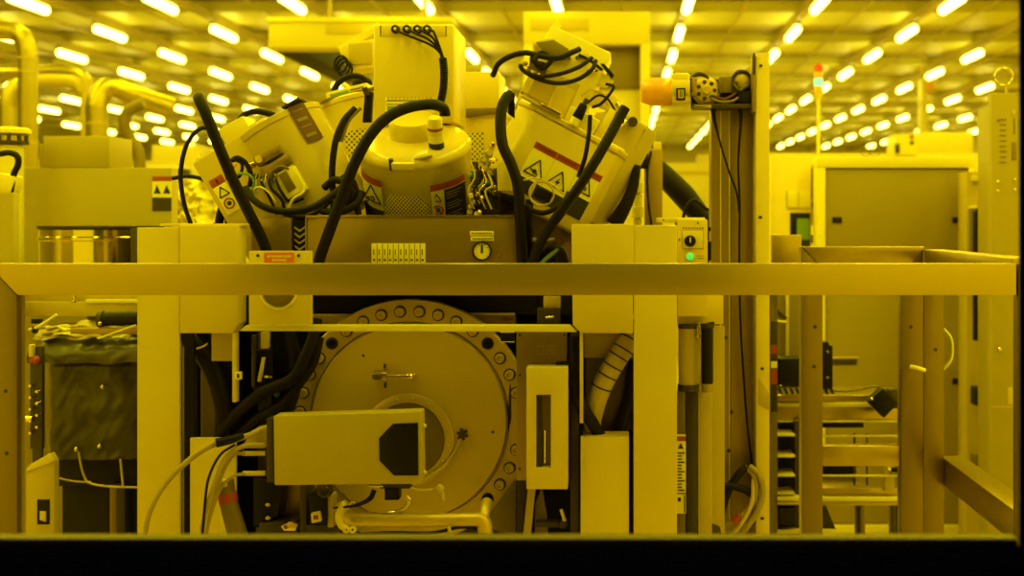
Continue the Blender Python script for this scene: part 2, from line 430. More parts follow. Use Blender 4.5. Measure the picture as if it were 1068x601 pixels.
m = MB(px(4.1)); m.use(DARK).box(136, 238, 142, 306, 0, 40, .4); m.build('clamp_strip', t)
t = thing('drum_stand', 'beige stand with a bright edge carrying the steel drum', 'stand', Vector((P(84, 0, 4.0).x, 4.0, 0)))
m = MB(px(4.0)); m.use(BEIGE).box(20, 315, 146, 330, 0, 160, .6); m.build('deck', t)
m = MB(px(4.0)); m.use(CREAM2).box(90, 312.5, 146, 316, -2, 4, .4); m.build('edge_strip', t)
m = MB(px(4.0)); m.use(BEIGE).box(20, 305, 146, 315, 8, 160, .4); m.build('top_plate', t)
m = MB(px(4.0)); m.use(CHROME).lathe([(3.5, 0), (3.5, 2), (2, 2.5), (2, 6)], (77, 315, 2), seg=14); m.build('bolt', t)
for x in (30, 128):
    m = MB(px(4.0)); m.use(DARK).box(x, 330, x + 12, FL(4.0), 130, 150, .6); m.build('leg', t)
# jacketed pump
t = thing('jacketed_pump', 'pump wrapped in a dark creased plastic jacket with snap buttons, beside the left post', 'pump', Vector((P(85, 0, 3.6).x, 3.6, 0)))
def jacket(u, v):
    x = 36 + 118 * u; y = 374 + 106 * v
    w = 12 * (abs(u - .42) * 2) ** 3 + 3.5 * noise.noise(Vector((u * 4, v * 5, 1))) + 2 * noise.noise(Vector((u * 12 + v * 5, v * 7, 4)))
    if u < .14: w += (0.14 - u) * 160
    if v < .08: w += (.08 - v) * 60
    return (x + 2 * noise.noise(Vector((v * 3, u, 2))), y + 2.5 * noise.noise(Vector((u * 4, 0, v))) * v, w)
m = MB(px(3.6)); m.use(OLIVE).quadsheet(jacket, 60, 50, .16); jk = m.build('jacket', t)
def flap(u, v):
    x = 33 + 120 * u; y = 352 + 26 * v + 2.0 * noise.noise(Vector((u * 5, v, 9)))
    return (x, y, -9 + 28 * (1 - v) ** 2.2 + 3 * noise.noise(Vector((u * 9, v * 3, 3))) - 3 * math.sin(v * PI))
m = MB(px(3.6)); m.use(OLIVE).quadsheet(flap, 60, 14, .02); m.build('top_flap', t)
for x, y, w in ((108, 403, -2.5), (81, 468, -2.5), (105, 465, -2.5)):
    b = MB(px(3.6)); b.use(CHROME).ball((x, y, w), 2.6); b.build('snap_button', jk)
m = MB(px(3.6)); m.use(DARKER).box(48, 478, 150, 512, 20, 110, 1); m.box(52, 496, 148, FL(3.6), 26, 110, 1); m.build('pump_base_shade', t)  # near-black blocks stand for the darkness under the jacket
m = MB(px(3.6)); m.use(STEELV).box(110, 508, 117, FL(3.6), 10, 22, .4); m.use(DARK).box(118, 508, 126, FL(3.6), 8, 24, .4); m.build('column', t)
hose('thin_green_tube', 'thin green tube curving under the dark pump jacket', 'tube', TAN, 3.6, [(83, 471, -2), (85, 488, 0), (87, 500, 4), (92, 505, 4), (112, 508, 2), (145, 509, 2)], 1.1)
hose('thin_green_tube', 'short upright green tube under the right half of the pump jacket', 'tube', TAN, 3.6, [(126, 479, -1), (127, 495, 0), (128, 508, 1)], 1.1)
hose('flat_cable', 'pale flat cable across the dark gap under the pump jacket', 'cable', TAN, 3.6, [(58, 500, 6), (68, 503, 8), (80, 505, 10), (90, 505, 10)], .9)
# switch box
t = thing('switch_box', 'beige switch box with sloping top and black rocker, low at far left', 'switch box', Vector((P(43, 0, 3.35).x, 3.35, 0)))
m = MB(px(3.35)); m.use(BEIGE).prism([(27, 490), (30, 485), (52, 473), (57, 481), (57, FL(3.35)), (27, FL(3.35))], 0, 10, .8); m.build('body', t)
m = MB(px(3.35)); m.use(CREAM).prism([(28, 489), (52, 472.5), (57.5, 480), (50, 484), (28, 492)], -1.2, 0, .3); m.build('hood', t)
m = MB(px(3.35)); m.use(BLACKP).box(39, 521, 52, 547, -1, 0, .4); sw = m.build('switch_plate', t)
m = MB(px(3.35)); m.use(TAN).prism([(42.5, 533), (49, 533), (49, 544), (42.5, 542)], -2.4, -.8, .4); m.build('rocker', sw)
# connector column beside the post
t = thing('valve_manifold', 'narrow dark manifold with red and silver fittings beside the left post', 'manifold', Vector((P(33, 0, 3.45).x, 3.45, 0)))
m = MB(px(3.45)); m.use(DARK).box(27, 362, 40, 470, 8, 14, .6); m.box(29, 470, 39, FL(3.45), 9, 13, .5); m.build('body', t)
for i in range(9):
    y = 402 + i * 6.2; x = 31 + 7 * (i % 2)
    b = MB(px(3.45)); b.use(CHROME).cyl((x, y, 8), (x - .6, y + .6, 1), 1.9, 1.5, seg=10); b.build('fitting', t)
b = MB(px(3.45)); b.use(RED).ball((36, 376, 4), (3.4, 4.5, 4)); b.use(RED).box(29, 374, 34, 379, 2, 9, .8); b.build('red_valve', t)
b = MB(px(3.45)); b.use(TAN).box(28, 360, 33, 373, 3, 9, .8); b.build('tan_block', t)
b = MB(px(3.45)); b.use(BRASS).cyl((22, 438, 6), (31, 438, 6), 3.4, 3.0, seg=14); b.build('knob', t)
# clutter on top of the pump
t = thing('plastic_wrap', 'crumpled cloudy plastic wrap lying over the dark pump jacket', 'plastic sheet', P(75, 352, 3.62))
def wrap(u, v):
    return (32 + 112 * u, 342 + 12 * v + 3 * noise.noise(Vector((u * 6, v * 3, 5))) - 5 * math.sin(u * PI) * (1 - v), 26 - 22 * v + 7 * noise.noise(Vector((u * 9, v * 6, 2))))
m = MB(px(3.6)); m.use(CLEARP).quadsheet(wrap, 50, 14, .006); m.build('sheet', t)
m = MB(px(3.6)); m.use(CREAM2).tube([(31, 344, -2), (45, 339, -4), (61, 328, -4)], [1.2, 2.2, 1.4], seg=8); m.build('folded_edge', t)
m = MB(px(3.6)); m.use(CREAM2).tube([(62, 341, -2), (70, 345, -2)], 1.6, seg=8); m.build('folded_edge', t)
t = thing('dark_cylinder_valve', 'dark lying cylinder with a pale knob above the pump jacket', 'valve', P(120, 349, 3.56))
m = MB(px(3.56)); m.use(BLACKP).cyl((99, 334, 14), (146, 333, 14), 7.5); m.use(DARK).cyl((97, 334, 14), (102, 334, 14), 8.6); m.build('body', t)
m = MB(px(3.56)); m.use(CHROME).ball((103, 338, 3), 2.2); m.build('knob', t)
m = MB(px(3.56)); m.use(SHEET).box(70, 343, 140, 349, 6, 16, .8); m.build('mount', t)
hose('steel_rod', 'bright slanting rod above the pump jacket near the left cabinet column', 'rod', CREAM2, 3.55, [(104, 353, -4), (143, 339, -4)], .9, n=1)
t = thing('small_black_valve', 'small black valve block on the left of the plastic wrap', 'valve', P(36, 348, 3.6))
m = MB(px(3.58)); m.use(BLACKP).box(31, 333, 41, 338, 2, 9, .6); m.box(32, 341, 36, 348, 2, 8, .6); m.use(SHEET).box(33, 338, 39, 341, 2, 8, .4); m.build('body', t)
# far left panel, lid and hose
t = thing('side_console', 'plain pale console panel at the left edge of the view', 'console', Vector((P(0, 0, 3.9).x, 3.9, 0)))
m = MB(px(3.9)); m.use(CAB).box(-40, 201, 14, FL(3.9), 0, 12, 1); m.build('body', t)
m = MB(px(3.9)); m.use(CREAM2).prism([(-4, 180), (12, 184), (8, 201), (-10, 201)], 4, 26, .8); m.build('connector_block', t)
t = thing('round_flange', 'pale round flange with a dark bolt ring at the left edge', 'flange', P(0, 170, 4.4))
m = MB(px(4.4)); m.use(CREAM2).lathe([(20, 0), (22, 1), (22, 5), (19, 7), (6, 8)], (-2, 139, 20), seg=36); m.build('lid', t)
for i in range(7):
    a = i / 6 * PI
    b = MB(px(4.4)); b.use(DARK).cyl((-2 - 19 * math.cos(a), 140, 20 - 19 * math.sin(a)), (-2 - 19 * math.cos(a), 149, 20 - 19 * math.sin(a)), 2.2, seg=8); b.build('bolt', t)
m = MB(px(4.4)); m.use(DARK).lathe([(20, 0), (20, 3)], (-2, 149, 20), seg=30); m.use(CREAM2).lathe([(15, 0), (15, FL(4.4) - 152)], (-2, FL(4.4), 20), seg=30); m.build('neck', t)
hose('black_hose', 'short black hose bending down into the console at the left edge', 'hose', BLACK, 3.9, [(-6, 160, 10), (6, 159, 8), (14, 163, 8), (14, 172, 9), (9, 182, 10), (6, 203, 8)], 3.2)
# ------------------------------------------------------------------ machine cabinet
YM = 3.1
FM = FL(YM)
mc = thing('machine_cabinet', 'big cream machine cabinet with two columns, corner covers and a cross bar', 'machine cabinet', Vector((P(425, 0, 3.3).x, 3.3, 0)))
m = MB(px(YM)); m.use(CREAM).box(143, 237.5, 187, FM, 0, 5, .7); m.build('column', mc)
m = MB(px(YM)); m.use(CREAM).prism([(187.8, 235), (249, 235), (249, 337), (243, 347.5), (187.8, 347.5)], -1.2, 24, .7); m.box(165, 233.5, 252, 236, 4, 60, .5); c1 = m.build('corner_cover', mc)
m = MB(px(YM)); m.use(CREAM).box(661, 235, 706, FM, 0, 20, .7); m.build('column', mc)
m = MB(px(YM)); m.use(CREAM).prism([(596, 234), (660.2, 234), (660.2, 347.5), (606, 347.5), (597.5, 339)], -1.2, 60, .7); m.build('corner_cover', mc)
for x, y in ((217, 232.6), (617, 232.6)):
    b = MB(px(YM)); b.use(DARK).lathe([(1.7, 0), (1.7, 1.6)], (x, y + 1.4, 20), seg=10); b.build('screw', mc)
m = MB(px(YM)); m.use(CREAM2).prism([(249, 345.5), (256, 339.5), (594, 339.5), (602, 346.5)], 1, 14, .5); m.build('cross_bar', mc)
# inner frames and added dark panels that keep the interior black
m = MB(px(YM)); m.use(CREAM).box(241.5, 347.6, 246, 420, 2, 10, .4); m.build('inner_post', mc)
m = MB(px(YM)); m.use(CREAM).box(604.5, 347.6, 608, 442, 2, 10, .4); m.build('inner_post', mc)
m = MB(px(YM)); m.use(BEIGE).box(214, 347.6, 241, 379, 18, 24, .5); m.build('inner_panel', mc)
m = MB(px(YM)); m.use(BEIGE).box(608, 347.6, 660, 378, 40, 46, .5); m.build('inner_panel', mc)
m = MB(px(YM)); m.use(BROWN).box(609, 379, 660, 460, 60, 64, .5); m.build('inner_panel', mc)
m = MB(px(YM)); m.use(BROWN).box(196, 390, 212, 466, 36, 42, .5); m.build('inner_panel', mc)
m = MB(px(YM)); m.use(DARKER).box(186, 348, 196, FM, 16, 20, 0); m.build('inner_panel', mc)  # dark plate added to blacken the gap beside the column
m = MB(px(YM)); m.use(CREAM).box(195, 458.5, 243, FM, 8, 13, .7); m.build('lower_cover', mc)
m = MB(px(YM)); m.use(CREAM).box(607, 457, 656, FM, 4, 40, .7); m.box(605.5, 456, 608, FM, 3, 8, .3); m.build('lower_cover', mc)
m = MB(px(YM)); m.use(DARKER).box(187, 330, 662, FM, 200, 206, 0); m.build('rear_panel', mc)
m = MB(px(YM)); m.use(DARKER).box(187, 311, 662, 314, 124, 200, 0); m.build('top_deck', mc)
m = MB(px(YM)); m.use(DARKER).box(187, 299, 662, 338, 120, 124, 0); m.build('upper_rear_panel', mc)  # dark panel added to shut out the bright hall behind
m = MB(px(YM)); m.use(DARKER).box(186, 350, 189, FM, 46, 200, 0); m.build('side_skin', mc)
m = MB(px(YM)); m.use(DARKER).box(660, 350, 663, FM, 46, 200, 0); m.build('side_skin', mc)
m = MB(px(YM)); m.use(DARK).box(250, 347, 262, 560, 60, 70, .5); m.build('upright', mc)
m = MB(px(YM)); m.use(DARK).box(594, 350, 603, 568, 20, 40, .5); m.build('upright', mc)
b = MB(px(YM)); b.use(WHITE).box(245, 388, 252, 396, -1, 3, .5); b.use(INK).box(247.5, 390, 250, 394, -1.3, -.9, 0); b.build('latch', mc)

# emergency stop box
t = thing('emergency_stop_box', 'cream box with an orange label and a round ring, on top of the cross bar', 'control box', P(291, 339, 3.07))
m = MB(px(3.07)); m.use(CREAM).box(259.5, 262, 324, 338.5, 0, 9, .8); m.build('body', t)
m = MB(px(3.07)); m.use(ORANGE).box(275.5, 263.5, 307, 276.5, -.5, .2, 0); lb = m.build('orange_label', t)
m = MB(px(3.07)); m.use(WHITE)
for yy, xa, xb in ((267.5, 279, 304), (271.5, 284, 299)):
    random.seed(int(yy * 10)); x = xa
    while x < xb:
        w = random.choice((1.2, 1.8, 2.4)); m.box(x, yy - 1.1, min(x + w, xb), yy + 1.1, -.7, -.5, 0); x += w + .7
m.build('lettering', lb)
m = MB(px(3.07)); m.use(WHITE).ring((291, 303.5, -1.2), (0, 0, 1), 18.5, 1.5); m.build('guard_ring', t)
m = MB(px(3.07)); m.use(BROWN).lathe([(16, 0), (16, 2), (13, 5), (0, 6)], (291, 303, 0), (0, 0, -1)); m.build('button', t)
for x in (269, 311.5):
    b = MB(px(3.07)); b.use(DARK).lathe([(1.6, 0), (1.6, .6), (1, .9)], (x, 266.5, 0), (0, 0, -1), seg=12); b.build('screw', t)

# control panel in the middle
t = thing('gauge_panel', 'brown steel panel with a dial gauge and a pale terminal block behind the rail', 'panel', P(430, 330, 3.25))
m = MB(px(3.25)); m.use(SHEET).box(320, 226, 540, 304, 0, 40, .4); m.build('plate', t)
m = MB(px(3.25)); m.use(STEEL).box(319, 224.5, 541.5, 226.6, -1.4, 41, .3); m.box(539, 226.6, 541.5, 304, -1.4, 4, .3); m.box(318.6, 226.6, 320.4, 304, -1, 4, .3); m.build('rim', t)
g = MB(px(3.25)).use(BLACKP).lathe([(10, 0), (10, 4), (8.6, 4.6), (8.6, 3)], (503, 262, 0), (0, 0, -1), seg=40).build('gauge', t)
MB(px(3.25)).use(WHITE).lathe([(8.4, 0), (8.4, .4)], (503, 262, -3), (0, 0, -1), seg=40).build('dial_face', g)
m = MB(px(3.25)); m.use(INK).prism([(502.2, 255.5), (503.8, 255.5), (504.2, 264), (501.8, 264)], -3.9, -3.4)
for i in range(11):
    a = math.radians(225 - i * 27); m.prism([(503 + 6.2 * math.cos(a) - .3, 262 - 6.2 * math.sin(a)), (503 + 7.7 * math.cos(a) - .3, 262 - 7.7 * math.sin(a)), (503 + 7.7 * math.cos(a) + .4, 262 - 7.7 * math.sin(a)), (503 + 6.2 * math.cos(a) + .4, 262 - 6.2 * math.sin(a))], -3.7, -3.4)
m.build('dial_marks', g)
for y0, x0, x1 in ((241, 490, 515), (246.6, 491, 515)):
    m = MB(px(3.25)); m.use(WHITE).box(x0, y0, x1, y0 + 4.8, -.8, 0, .2); m.use(BROWN)
    x = x0 + 2
    while x < x1 - 2: m.box(x, y0 + 1.6, x + 1.1, y0 + 3.4, -.95, -.8, 0); x += 1.8
    m.build('name_plate', t)
tb = MB(px(3.25)).use(WHITE).box(388, 254, 444, 276, -3, 0, .4).build('terminal_block', t)
m = MB(px(3.25)); m.use(BROWN)
for i in range(1, 10): m.box(388 + i * 5.6, 254.4, 388 + i * 5.6 + .7, 276, -3.2, -2.8, 0)
for i in range(10): m.box(389.6 + i * 5.6, 270, 392 + i * 5.6, 272.4, -3.25, -2.8, 0); m.box(390 + i * 5.6, 260, 391 + i * 5.6, 266, -3.2, -2.8, 0)
m.build('terminal_slots', tb)
b = MB(px(3.25)); b.use(CHROME).lathe([(1.8, 0), (1.4, 1)], (521, 267, 0), (0, 0, -1), seg=12); b.build('screw', t)
t = thing('cable_bracket', 'small brown steel bracket left of the gauge panel with a braided strap', 'bracket', P(295, 300, 3.28))
m = MB(px(3.28)); m.use(SHEET).box(262, 228, 304, 300, 0, 30, .4); m.build('plate', t)
m = MB(px(3.28)); m.use(BLACKP).box(305, 222, 318, 300, 4, 10, .4); m.build('cable_duct', t)
m = MB(px(3.28)); m.use(TAN)
for i in range(6):
    y = 236 + i * 6.5; m.prism([(306, y), (311.5, y + 4), (317, y), (317, y + 2), (311.5, y + 6), (306, y + 2)], 3, 4.4)
m.build('braided_strap', t)
# things in the slot under the rail
t = thing('support_plate', 'bright edged steel plate in the dark slot under the rail, red line on it', 'plate', P(430, 345, 3.38))
m = MB(px(3.38)); m.use(SHEET).box(325, 329, 537, 345, 0, 20, .4); m.build('plate', t)
m = MB(px(3.38)); m.use(CREAM2).box(325, 327.5, 372, 329.6, -1, 2, .2); m.box(484, 326.5, 537, 329, -1, 2, .2); m.build('bright_edge', t)
m = MB(px(3.38)); m.use(RED).box(523, 331.5, 536, 333.6, -.4, 0, 0); m.build('red_line', t)
# black clamp in the slot
t = thing('clamp_block', 'dark clamp block with a bright screw in the slot beside the right corner cover', 'clamp', P(570, 339, 3.15))
m = MB(px(3.15)); m.use(DARK).box(560, 322, 584, 338, 4, 20, .8); m.use(BEIGE).box(566, 310, 584, 324, 10, 22, .8); m.build('body', t)
m = MB(px(3.15)); m.use(CHROME).cyl((569, 331.5, 2), (577, 331, 2), 1.3, seg=10); m.build('screw', t)

# ------------------------------------------------------------------ vacuum chamber with its round door
YC = 3.34
ch = thing('vacuum_chamber', 'round steel vacuum chamber with bolted door in the middle of the machine', 'vacuum chamber', P(428, 560, 3.45) * 1.0)
CXD, CYD = 428, 439
m = MB(px(YC)); m.use(SHEET).lathe([(98, 0), (96, -50)], (CXD, CYD, 6), (0, 0, -1), seg=64); m.build('barrel', ch)
m = MB(px(YC)); m.use(DOORM).lathe([(100, -4), (126, -4), (127, -2), (127, 8), (126, 9), (104, 9), (103, 6)], (CXD, CYD, 6), (0, 0, -1), seg=96); fg = m.build('flange', ch)
m = MB(px(YC)); m.use(DOORM).lathe([(102, 0), (102, 13), (100.5, 15), (60, 15), (0.1, 15)], (CXD, CYD, 6), (0, 0, -1), seg=96); dr = m.build('door', ch)
for i in range(36):
    a = math.radians(i * 10 + 5); x, y = CXD + 114.5 * math.sin(a), CYD - 114.5 * math.cos(a)
    dark = i in (4, 13, 31)
    if x > 542 or y > 528 or (x < 330 and y > 430): continue
    b = MB(px(YC)); b.use(DARK).lathe([(6.4, 0), (6.4, .6)], (x, y, -3), (0, 0, -1), seg=20)
    b.use(BLACKP if dark else DOORM).lathe([(4.9, 0), (4.9, 4), (4.3, 5), (2.6, 5), (2.4, 3)], (x, y, -3), (0, 0, -1), seg=20)
    b.build('socket_bolt', fg)
for x, y in ((381, 370), (515, 449)):
    b = MB(px(YC)); b.use(INK).lathe([(1.4, 0), (1.4, .5)], (x, y, -9), (0, 0, -1), seg=10); b.build('pin_hole', dr)
# port in the door
pt = MB(px(YC)).use(DOORM).lathe([(48, 0), (48, 2), (46, 3), (39, 3), (38.3, 2), (38.3, .5)], (427, 457, -9), (0, 0, -1), seg=64).build('port_flange', dr)
m = MB(px(YC)); m.use(BROWN).lathe([(38, 0), (38, 1)], (427, 457, -9.3), (0, 0, -1), seg=48); m.build('port_window', dr)
for i in range(16):
    a = math.radians(i * 22.5 + 8); b = MB(px(YC)); b.use(DOORM).lathe([(1.7, 0), (1.7, 1.2), (1, 1.8)], (427 + 43 * math.sin(a), 457 - 43 * math.cos(a), -12), (0, 0, -1), seg=10); b.build('bolt', pt)
# bright elbow fitting
PYC = px(YC) @ Matrix.Translation((5, 0, 0))
ft = MB(PYC).use(BRASS).lathe([(3, 0), (3, 6)], (428, 390.5, -9), (0, 0, -1), seg=18).build('pipe_fitting', dr)
m = MB(PYC); m.use(BRASS).tube([(428, 390.5, -13), (427, 390.4, -17), (422, 390.2, -19), (412, 390, -19), (401, 389.6, -19)], [3.6, 3.8, 3.4, 2.8, 2.8], seg=14); m.ball((428.5, 390.6, -14), 4.2); m.build('elbow', ft)
m = MB(PYC); m.use(BRASS).cyl((389.5, 389, -19), (397.5, 389.3, -19), 5.6, seg=6); m.use(BRASS).cyl((398, 389.3, -19), (403, 389.5, -19), 6.8, 6.8, seg=20); m.use(BRASS).cyl((388, 388.8, -19), (390, 389, -19), 4.4, seg=16); m.build('nut', ft)
m = MB(PYC); m.use(DARK).cyl((400, 377.5, -17), (400, 382, -18), 1.5, seg=10); m.cyl((400.5, 397, -17), (400.5, 402, -18), 1.5, seg=10); m.build('clip', ft)
# star knob
m = MB(px(YC)); m.use(DARK)
for i in range(6):
    a = i * PI / 3 + .3; m.cyl((484, 451, -12), (484 + 6 * math.cos(a), 451 + 6 * math.sin(a), -13), 1.8, 1.5, seg=8)
m.lathe([(3.8, 0), (3.8, 6), (2, 7)], (484, 451, -9), (0, 0, -1), seg=16); m.build('star_knob', dr)
m = MB(px(YC)); m.use(TAN).tube([(484, 452, -12), (478, 466, -13), (466, 483, -15), (452, 493, -17), (441, 499, -18)], 1.9, seg=10); m.build('bent_tube', dr)
m = MB(px(YC)); m.use(DARK).tube([(536, 388, 2), (532.5, 402, 0), (532.5, 440, 0), (535, 462, 2)], 3.2, seg=10); m.build('hinge_bar', ch)
m = MB(px(YC)); m.use(DARK).prism([(323, 545), (360, 528), (500, 528), (534, 500), (540, 600), (315, 600)], 14, 60, .6); m.build('saddle', ch)

# detector box on the door
t = thing('detector_box', 'pale oblong detector box with a black chamfered end plate, in front of the door', 'detector', P(360, 507, 3.02))
YD = 2.99
m = MB(px(YD)); m.use(DETM).prism([(285, 434), (439, 429.5), (440, 505), (286, 506.5)], 0, 24, 1.6); m.build('housing', t)
m = MB(px(YD)); m.use(DARK).box(277, 437, 285, 504, 3, 22, .8); m.build('end_cap', t)
m = MB(px(YD)); m.use(BLACKP).prism([(410, 442), (436, 441), (436.5, 496), (411, 496), (396, 480.5), (395.5, 457)], -1.2, .5, .4); m.build('black_plate', t)
for y in (446, 495):
    b = MB(px(YD)); b.use(CREAM2).ball((441, y, 10), 2.3); b.build('screw', t)
for y in (468, 476, 497):
    b = MB(px(YD)); b.use(TAN if y == 468 else CREAM2).cyl((249, y, 14), (273, y - .3, 14), 2.6, seg=14); b.use(DARK).cyl((273, y - .3, 14), (279, y - .3, 14), 3.2, seg=14); b.build('connector', t)
m = MB(px(YD)); m.use(BEIGE).prism([(258, 452), (277, 447), (277, 470), (248, 470)], 12, 40, .8); m.build('cable_gland', t)
# hoses on the detector's left
hose('signal_cable', 'long pale cable arcing from the detector to the lower left column', 'cable', CABLEM, 2.95, [(262, 455, 26), (245, 460, 14), (222, 464, 4), (196, 481, 0), (172, 506, 0), (156, 535, 0), (150, 562, 2), (149, 580, 4)], [2.8, 3.2, 3.5, 3.0, 2.6, 2.6, 2.6, 2.6])
hose('black_sleeve', 'black sleeve over the cable end beside the detector box', 'sleeve', BLACK, 2.945, [(249, 457, 15), (238, 460.4, 9), (224, 463, 3)], [3.0, 4.6, 4.9])
hose('signal_cable', 'pale cable looping down in front of the lower left cover', 'cable', CABLEM, 2.96, [(272, 468, 20), (252, 467, 8), (235, 478, 2), (222, 510, 0), (212, 545, 0), (206, 580, 4)], 2.5)
hose('signal_cable', 'thinner tan cable hanging from the middle detector connector', 'cable', CABLEM, 2.97, [(252, 476, 12), (242, 476, 8), (232, 492, 4), (220, 530, 2), (210, 580, 4)], 1.9)
hose('signal_cable', 'thin tan cable from the lowest detector connector to the strap', 'cable', CABLEM, 2.97, [(252, 497, 12), (240, 499, 8), (228, 512, 4), (217, 545, 3), (211, 580, 4)], 1.7)
hose('black_cable', 'thin black cable hanging left of the pale detector cables', 'cable', BLACK, 2.95, [(243, 465, 6), (228, 476, 3), (217, 500, 1), (213, 530, 1), (209, 580, 2)], 1.4)
# braided red hose at the bottom left
t = thing('braided_hose', 'thick grey hose with a red band below the detector box', 'hose', P(243, 560, 2.99))
m = MB(px(2.99)); m.use(BROWN).tube([(232, 503, 8), (236, 525, 6), (246, 560, 6), (254, 600, 8)], [9, 9, 10, 10], seg=18); m.build('hose_body', t)
m = MB(px(2.99)); m.use(RED).tube([(234.2, 516, 6.8), (236.6, 526, 6)], 9.7, seg=18, n=1); m.build('red_band', t)
m = MB(px(2.99)); m.use(CREAM2).box(225, 501, 237, 508, -2, 8, 1); m.build('end_collar', t)
m = MB(px(2.99)); m.use(CREAM2).tube([(230, 538, -4), (233, 550, -4), (236, 562, -4)], 1.6, seg=8); m.build('white_strip', t)
# bottom frame and pipe
t = thing('drain_pipe', 'stout brass coloured pipe with a down-turned end under the chamber door', 'pipe', P(430, 565, 3.06))
m = MB(px(3.06)); m.use(DOORM).tube([(352, 532, 20), (360, 541, 10), (372, 543.5, 4), (440, 543.5, 3), (490, 543, 4), (502, 545, 6), (505, 556, 8), (505, 600, 10)], [7, 7, 7, 7, 7, 7.5, 8, 8], seg=20); m.build('pipe', t)
m = MB(px(3.06)); m.use(DOORM).tube([(503, 545, 6), (504, 536, 14), (505, 530, 26)], 6, seg=18); m.build('branch', t)
cl = MB(px(3.02)).use(CREAM).tube([(356, 531, 8), (353, 539, 2), (356, 548, 1), (361, 552, 1)], [4.4, 4.2, 4, 3.6], seg=14).build('hose_clip', t)
for x in (361, 368):
    b = MB(px(3.02)); b.use(CREAM2).ring((x, 552.5, 0), (0, 0, 1), 2.6, 1.5, seg=18); b.build('clip_eye', cl)
b = MB(px(3.04)); b.use(TAN).cyl((467.5, 550, 2), (472, 566, 2), 2, 1.6, seg=10); b.build('hanger', t)
t = thing('valve_cluster', 'cluster of small tubes and a black valve hanging under the detector box', 'valve', P(400, 520, 3.1))
m = MB(px(3.1)); m.use(BLACKP).box(401, 508, 416, 522, 0, 16, .8); m.use(DARK).box(396, 506, 428, 510, 0, 14, .5); m.build('black_valve', t)
m = MB(px(3.08)); m.use(CHROME).tube([(424, 518, 0), (427, 523, -1), (423, 530, -2), (414, 534, -2), (395, 536, -1), (380, 536, 0)], 2.4, seg=12); m.build('bright_tube', t)
m = MB(px(3.08)); m.use(BRASS).tube([(372, 527, 0), (368, 525, -2), (364, 530, -2)], 2.6, seg=10); m.build('fitting', t)
m = MB(px(3.08)); m.use(TAN).tube([(428, 510, 2), (440, 512, 0), (452, 511, 0)], 1.8, seg=8); m.ball((459, 510, 0), (4.5, 5, 4)); m.cyl((461, 512, 0), (462.5, 523, 0), 2.2, 1.8, seg=10); m.build('fitting', t)
m = MB(px(3.08)); m.use(DARK).ring((339, 511, 0), (0, 0, 1), 6.5, 2.2, seg=20); m.build('hose_ring', t)
m = MB(px(3.08)); m.use(CHROME).cyl((385, 507, 0), (400, 507, 0), 1.4, seg=8); m.build('fitting', t)
hose('black_cable', 'black cable bending from under the detector box towards the lower valve block', 'cable', BLACK, 3.03, [(346, 532, 8), (360, 529, 0), (374, 526, -2), (386, 520, -2), (390, 512, 2)], [1.2, 1.2, 2.0, 2.6, 2.8])
hose('black_cable', 'black cable sagging along the bottom behind the drain pipe', 'cable', BLACK, 3.12, [(350, 562, 8), (400, 557, 4), (450, 557, 4), (480, 551, 4), (505, 556, 8), (535, 568, 8)], 1.8)
t = thing('valve_block', 'dark block with a pale rectangular fitting under the left end of the detector', 'valve block', P(333, 565, 3.1))
m = MB(px(3.1)); m.use(BLACKP).box(322, 516, 340, 548, 2, 30, .8); m.build('body', t)
m = MB(px(3.1)); m.use(CREAM2).prism([(325, 535), (334, 533), (336, 543), (326, 545)], -4, 2, .6); m.use(RED).box(328, 536.5, 333, 541, -4.4, -3.6, .2); m.build('pale_fitting', t)
m = MB(px(3.1)); m.use(BEIGE).box(340, 518, 346, 552, 6, 24, .6); m.build('side_plate', t)
m = MB(px(3.1)); m.use(DARK).box(310, 500, 317, FM, 10, 40, .5); m.box(317, 550, 345, FM, 8, 40, .5); m.build('post', t)
t = thing('motor_bracket', 'dark bracket with two pale screws below the detector connectors', 'bracket', P(280, 545, 3.14))
m = MB(px(3.14)); m.use(BLACKP).prism([(262, 500), (293, 504), (288, 540), (262, 552)], 6, 40, .8); m.build('plate', t)
for y in (528, 542):
    b = MB(px(3.14)); b.use(TAN).ball((278, y, 5), (2.8, 2, 2)); b.build('screw', t)
m = MB(px(3.14)); m.use(DARK).prism([(270, 546), (310, 544), (313, 552), (270, 555)], 0, 30, .6); m.use(BRASS).prism([(294, 548), (304, 543), (312, 546), (309, 553), (297, 553)], -4, 4, .8); m.build('arm', t)
m = MB(px(3.14)); m.use(DARK).box(264, 552, 309, FM, 8, 50, .6); m.build('foot', t)
t = thing('brown_side_plate', 'brown steel plate standing under the detector box near its left end', 'plate', P(302, 560, 3.2))
m = MB(px(3.2)); m.use(SHEET).prism([(294, 505), (310, 505), (310, 545), (288, 548)], 10, 16, .4); m.build('plate', t)

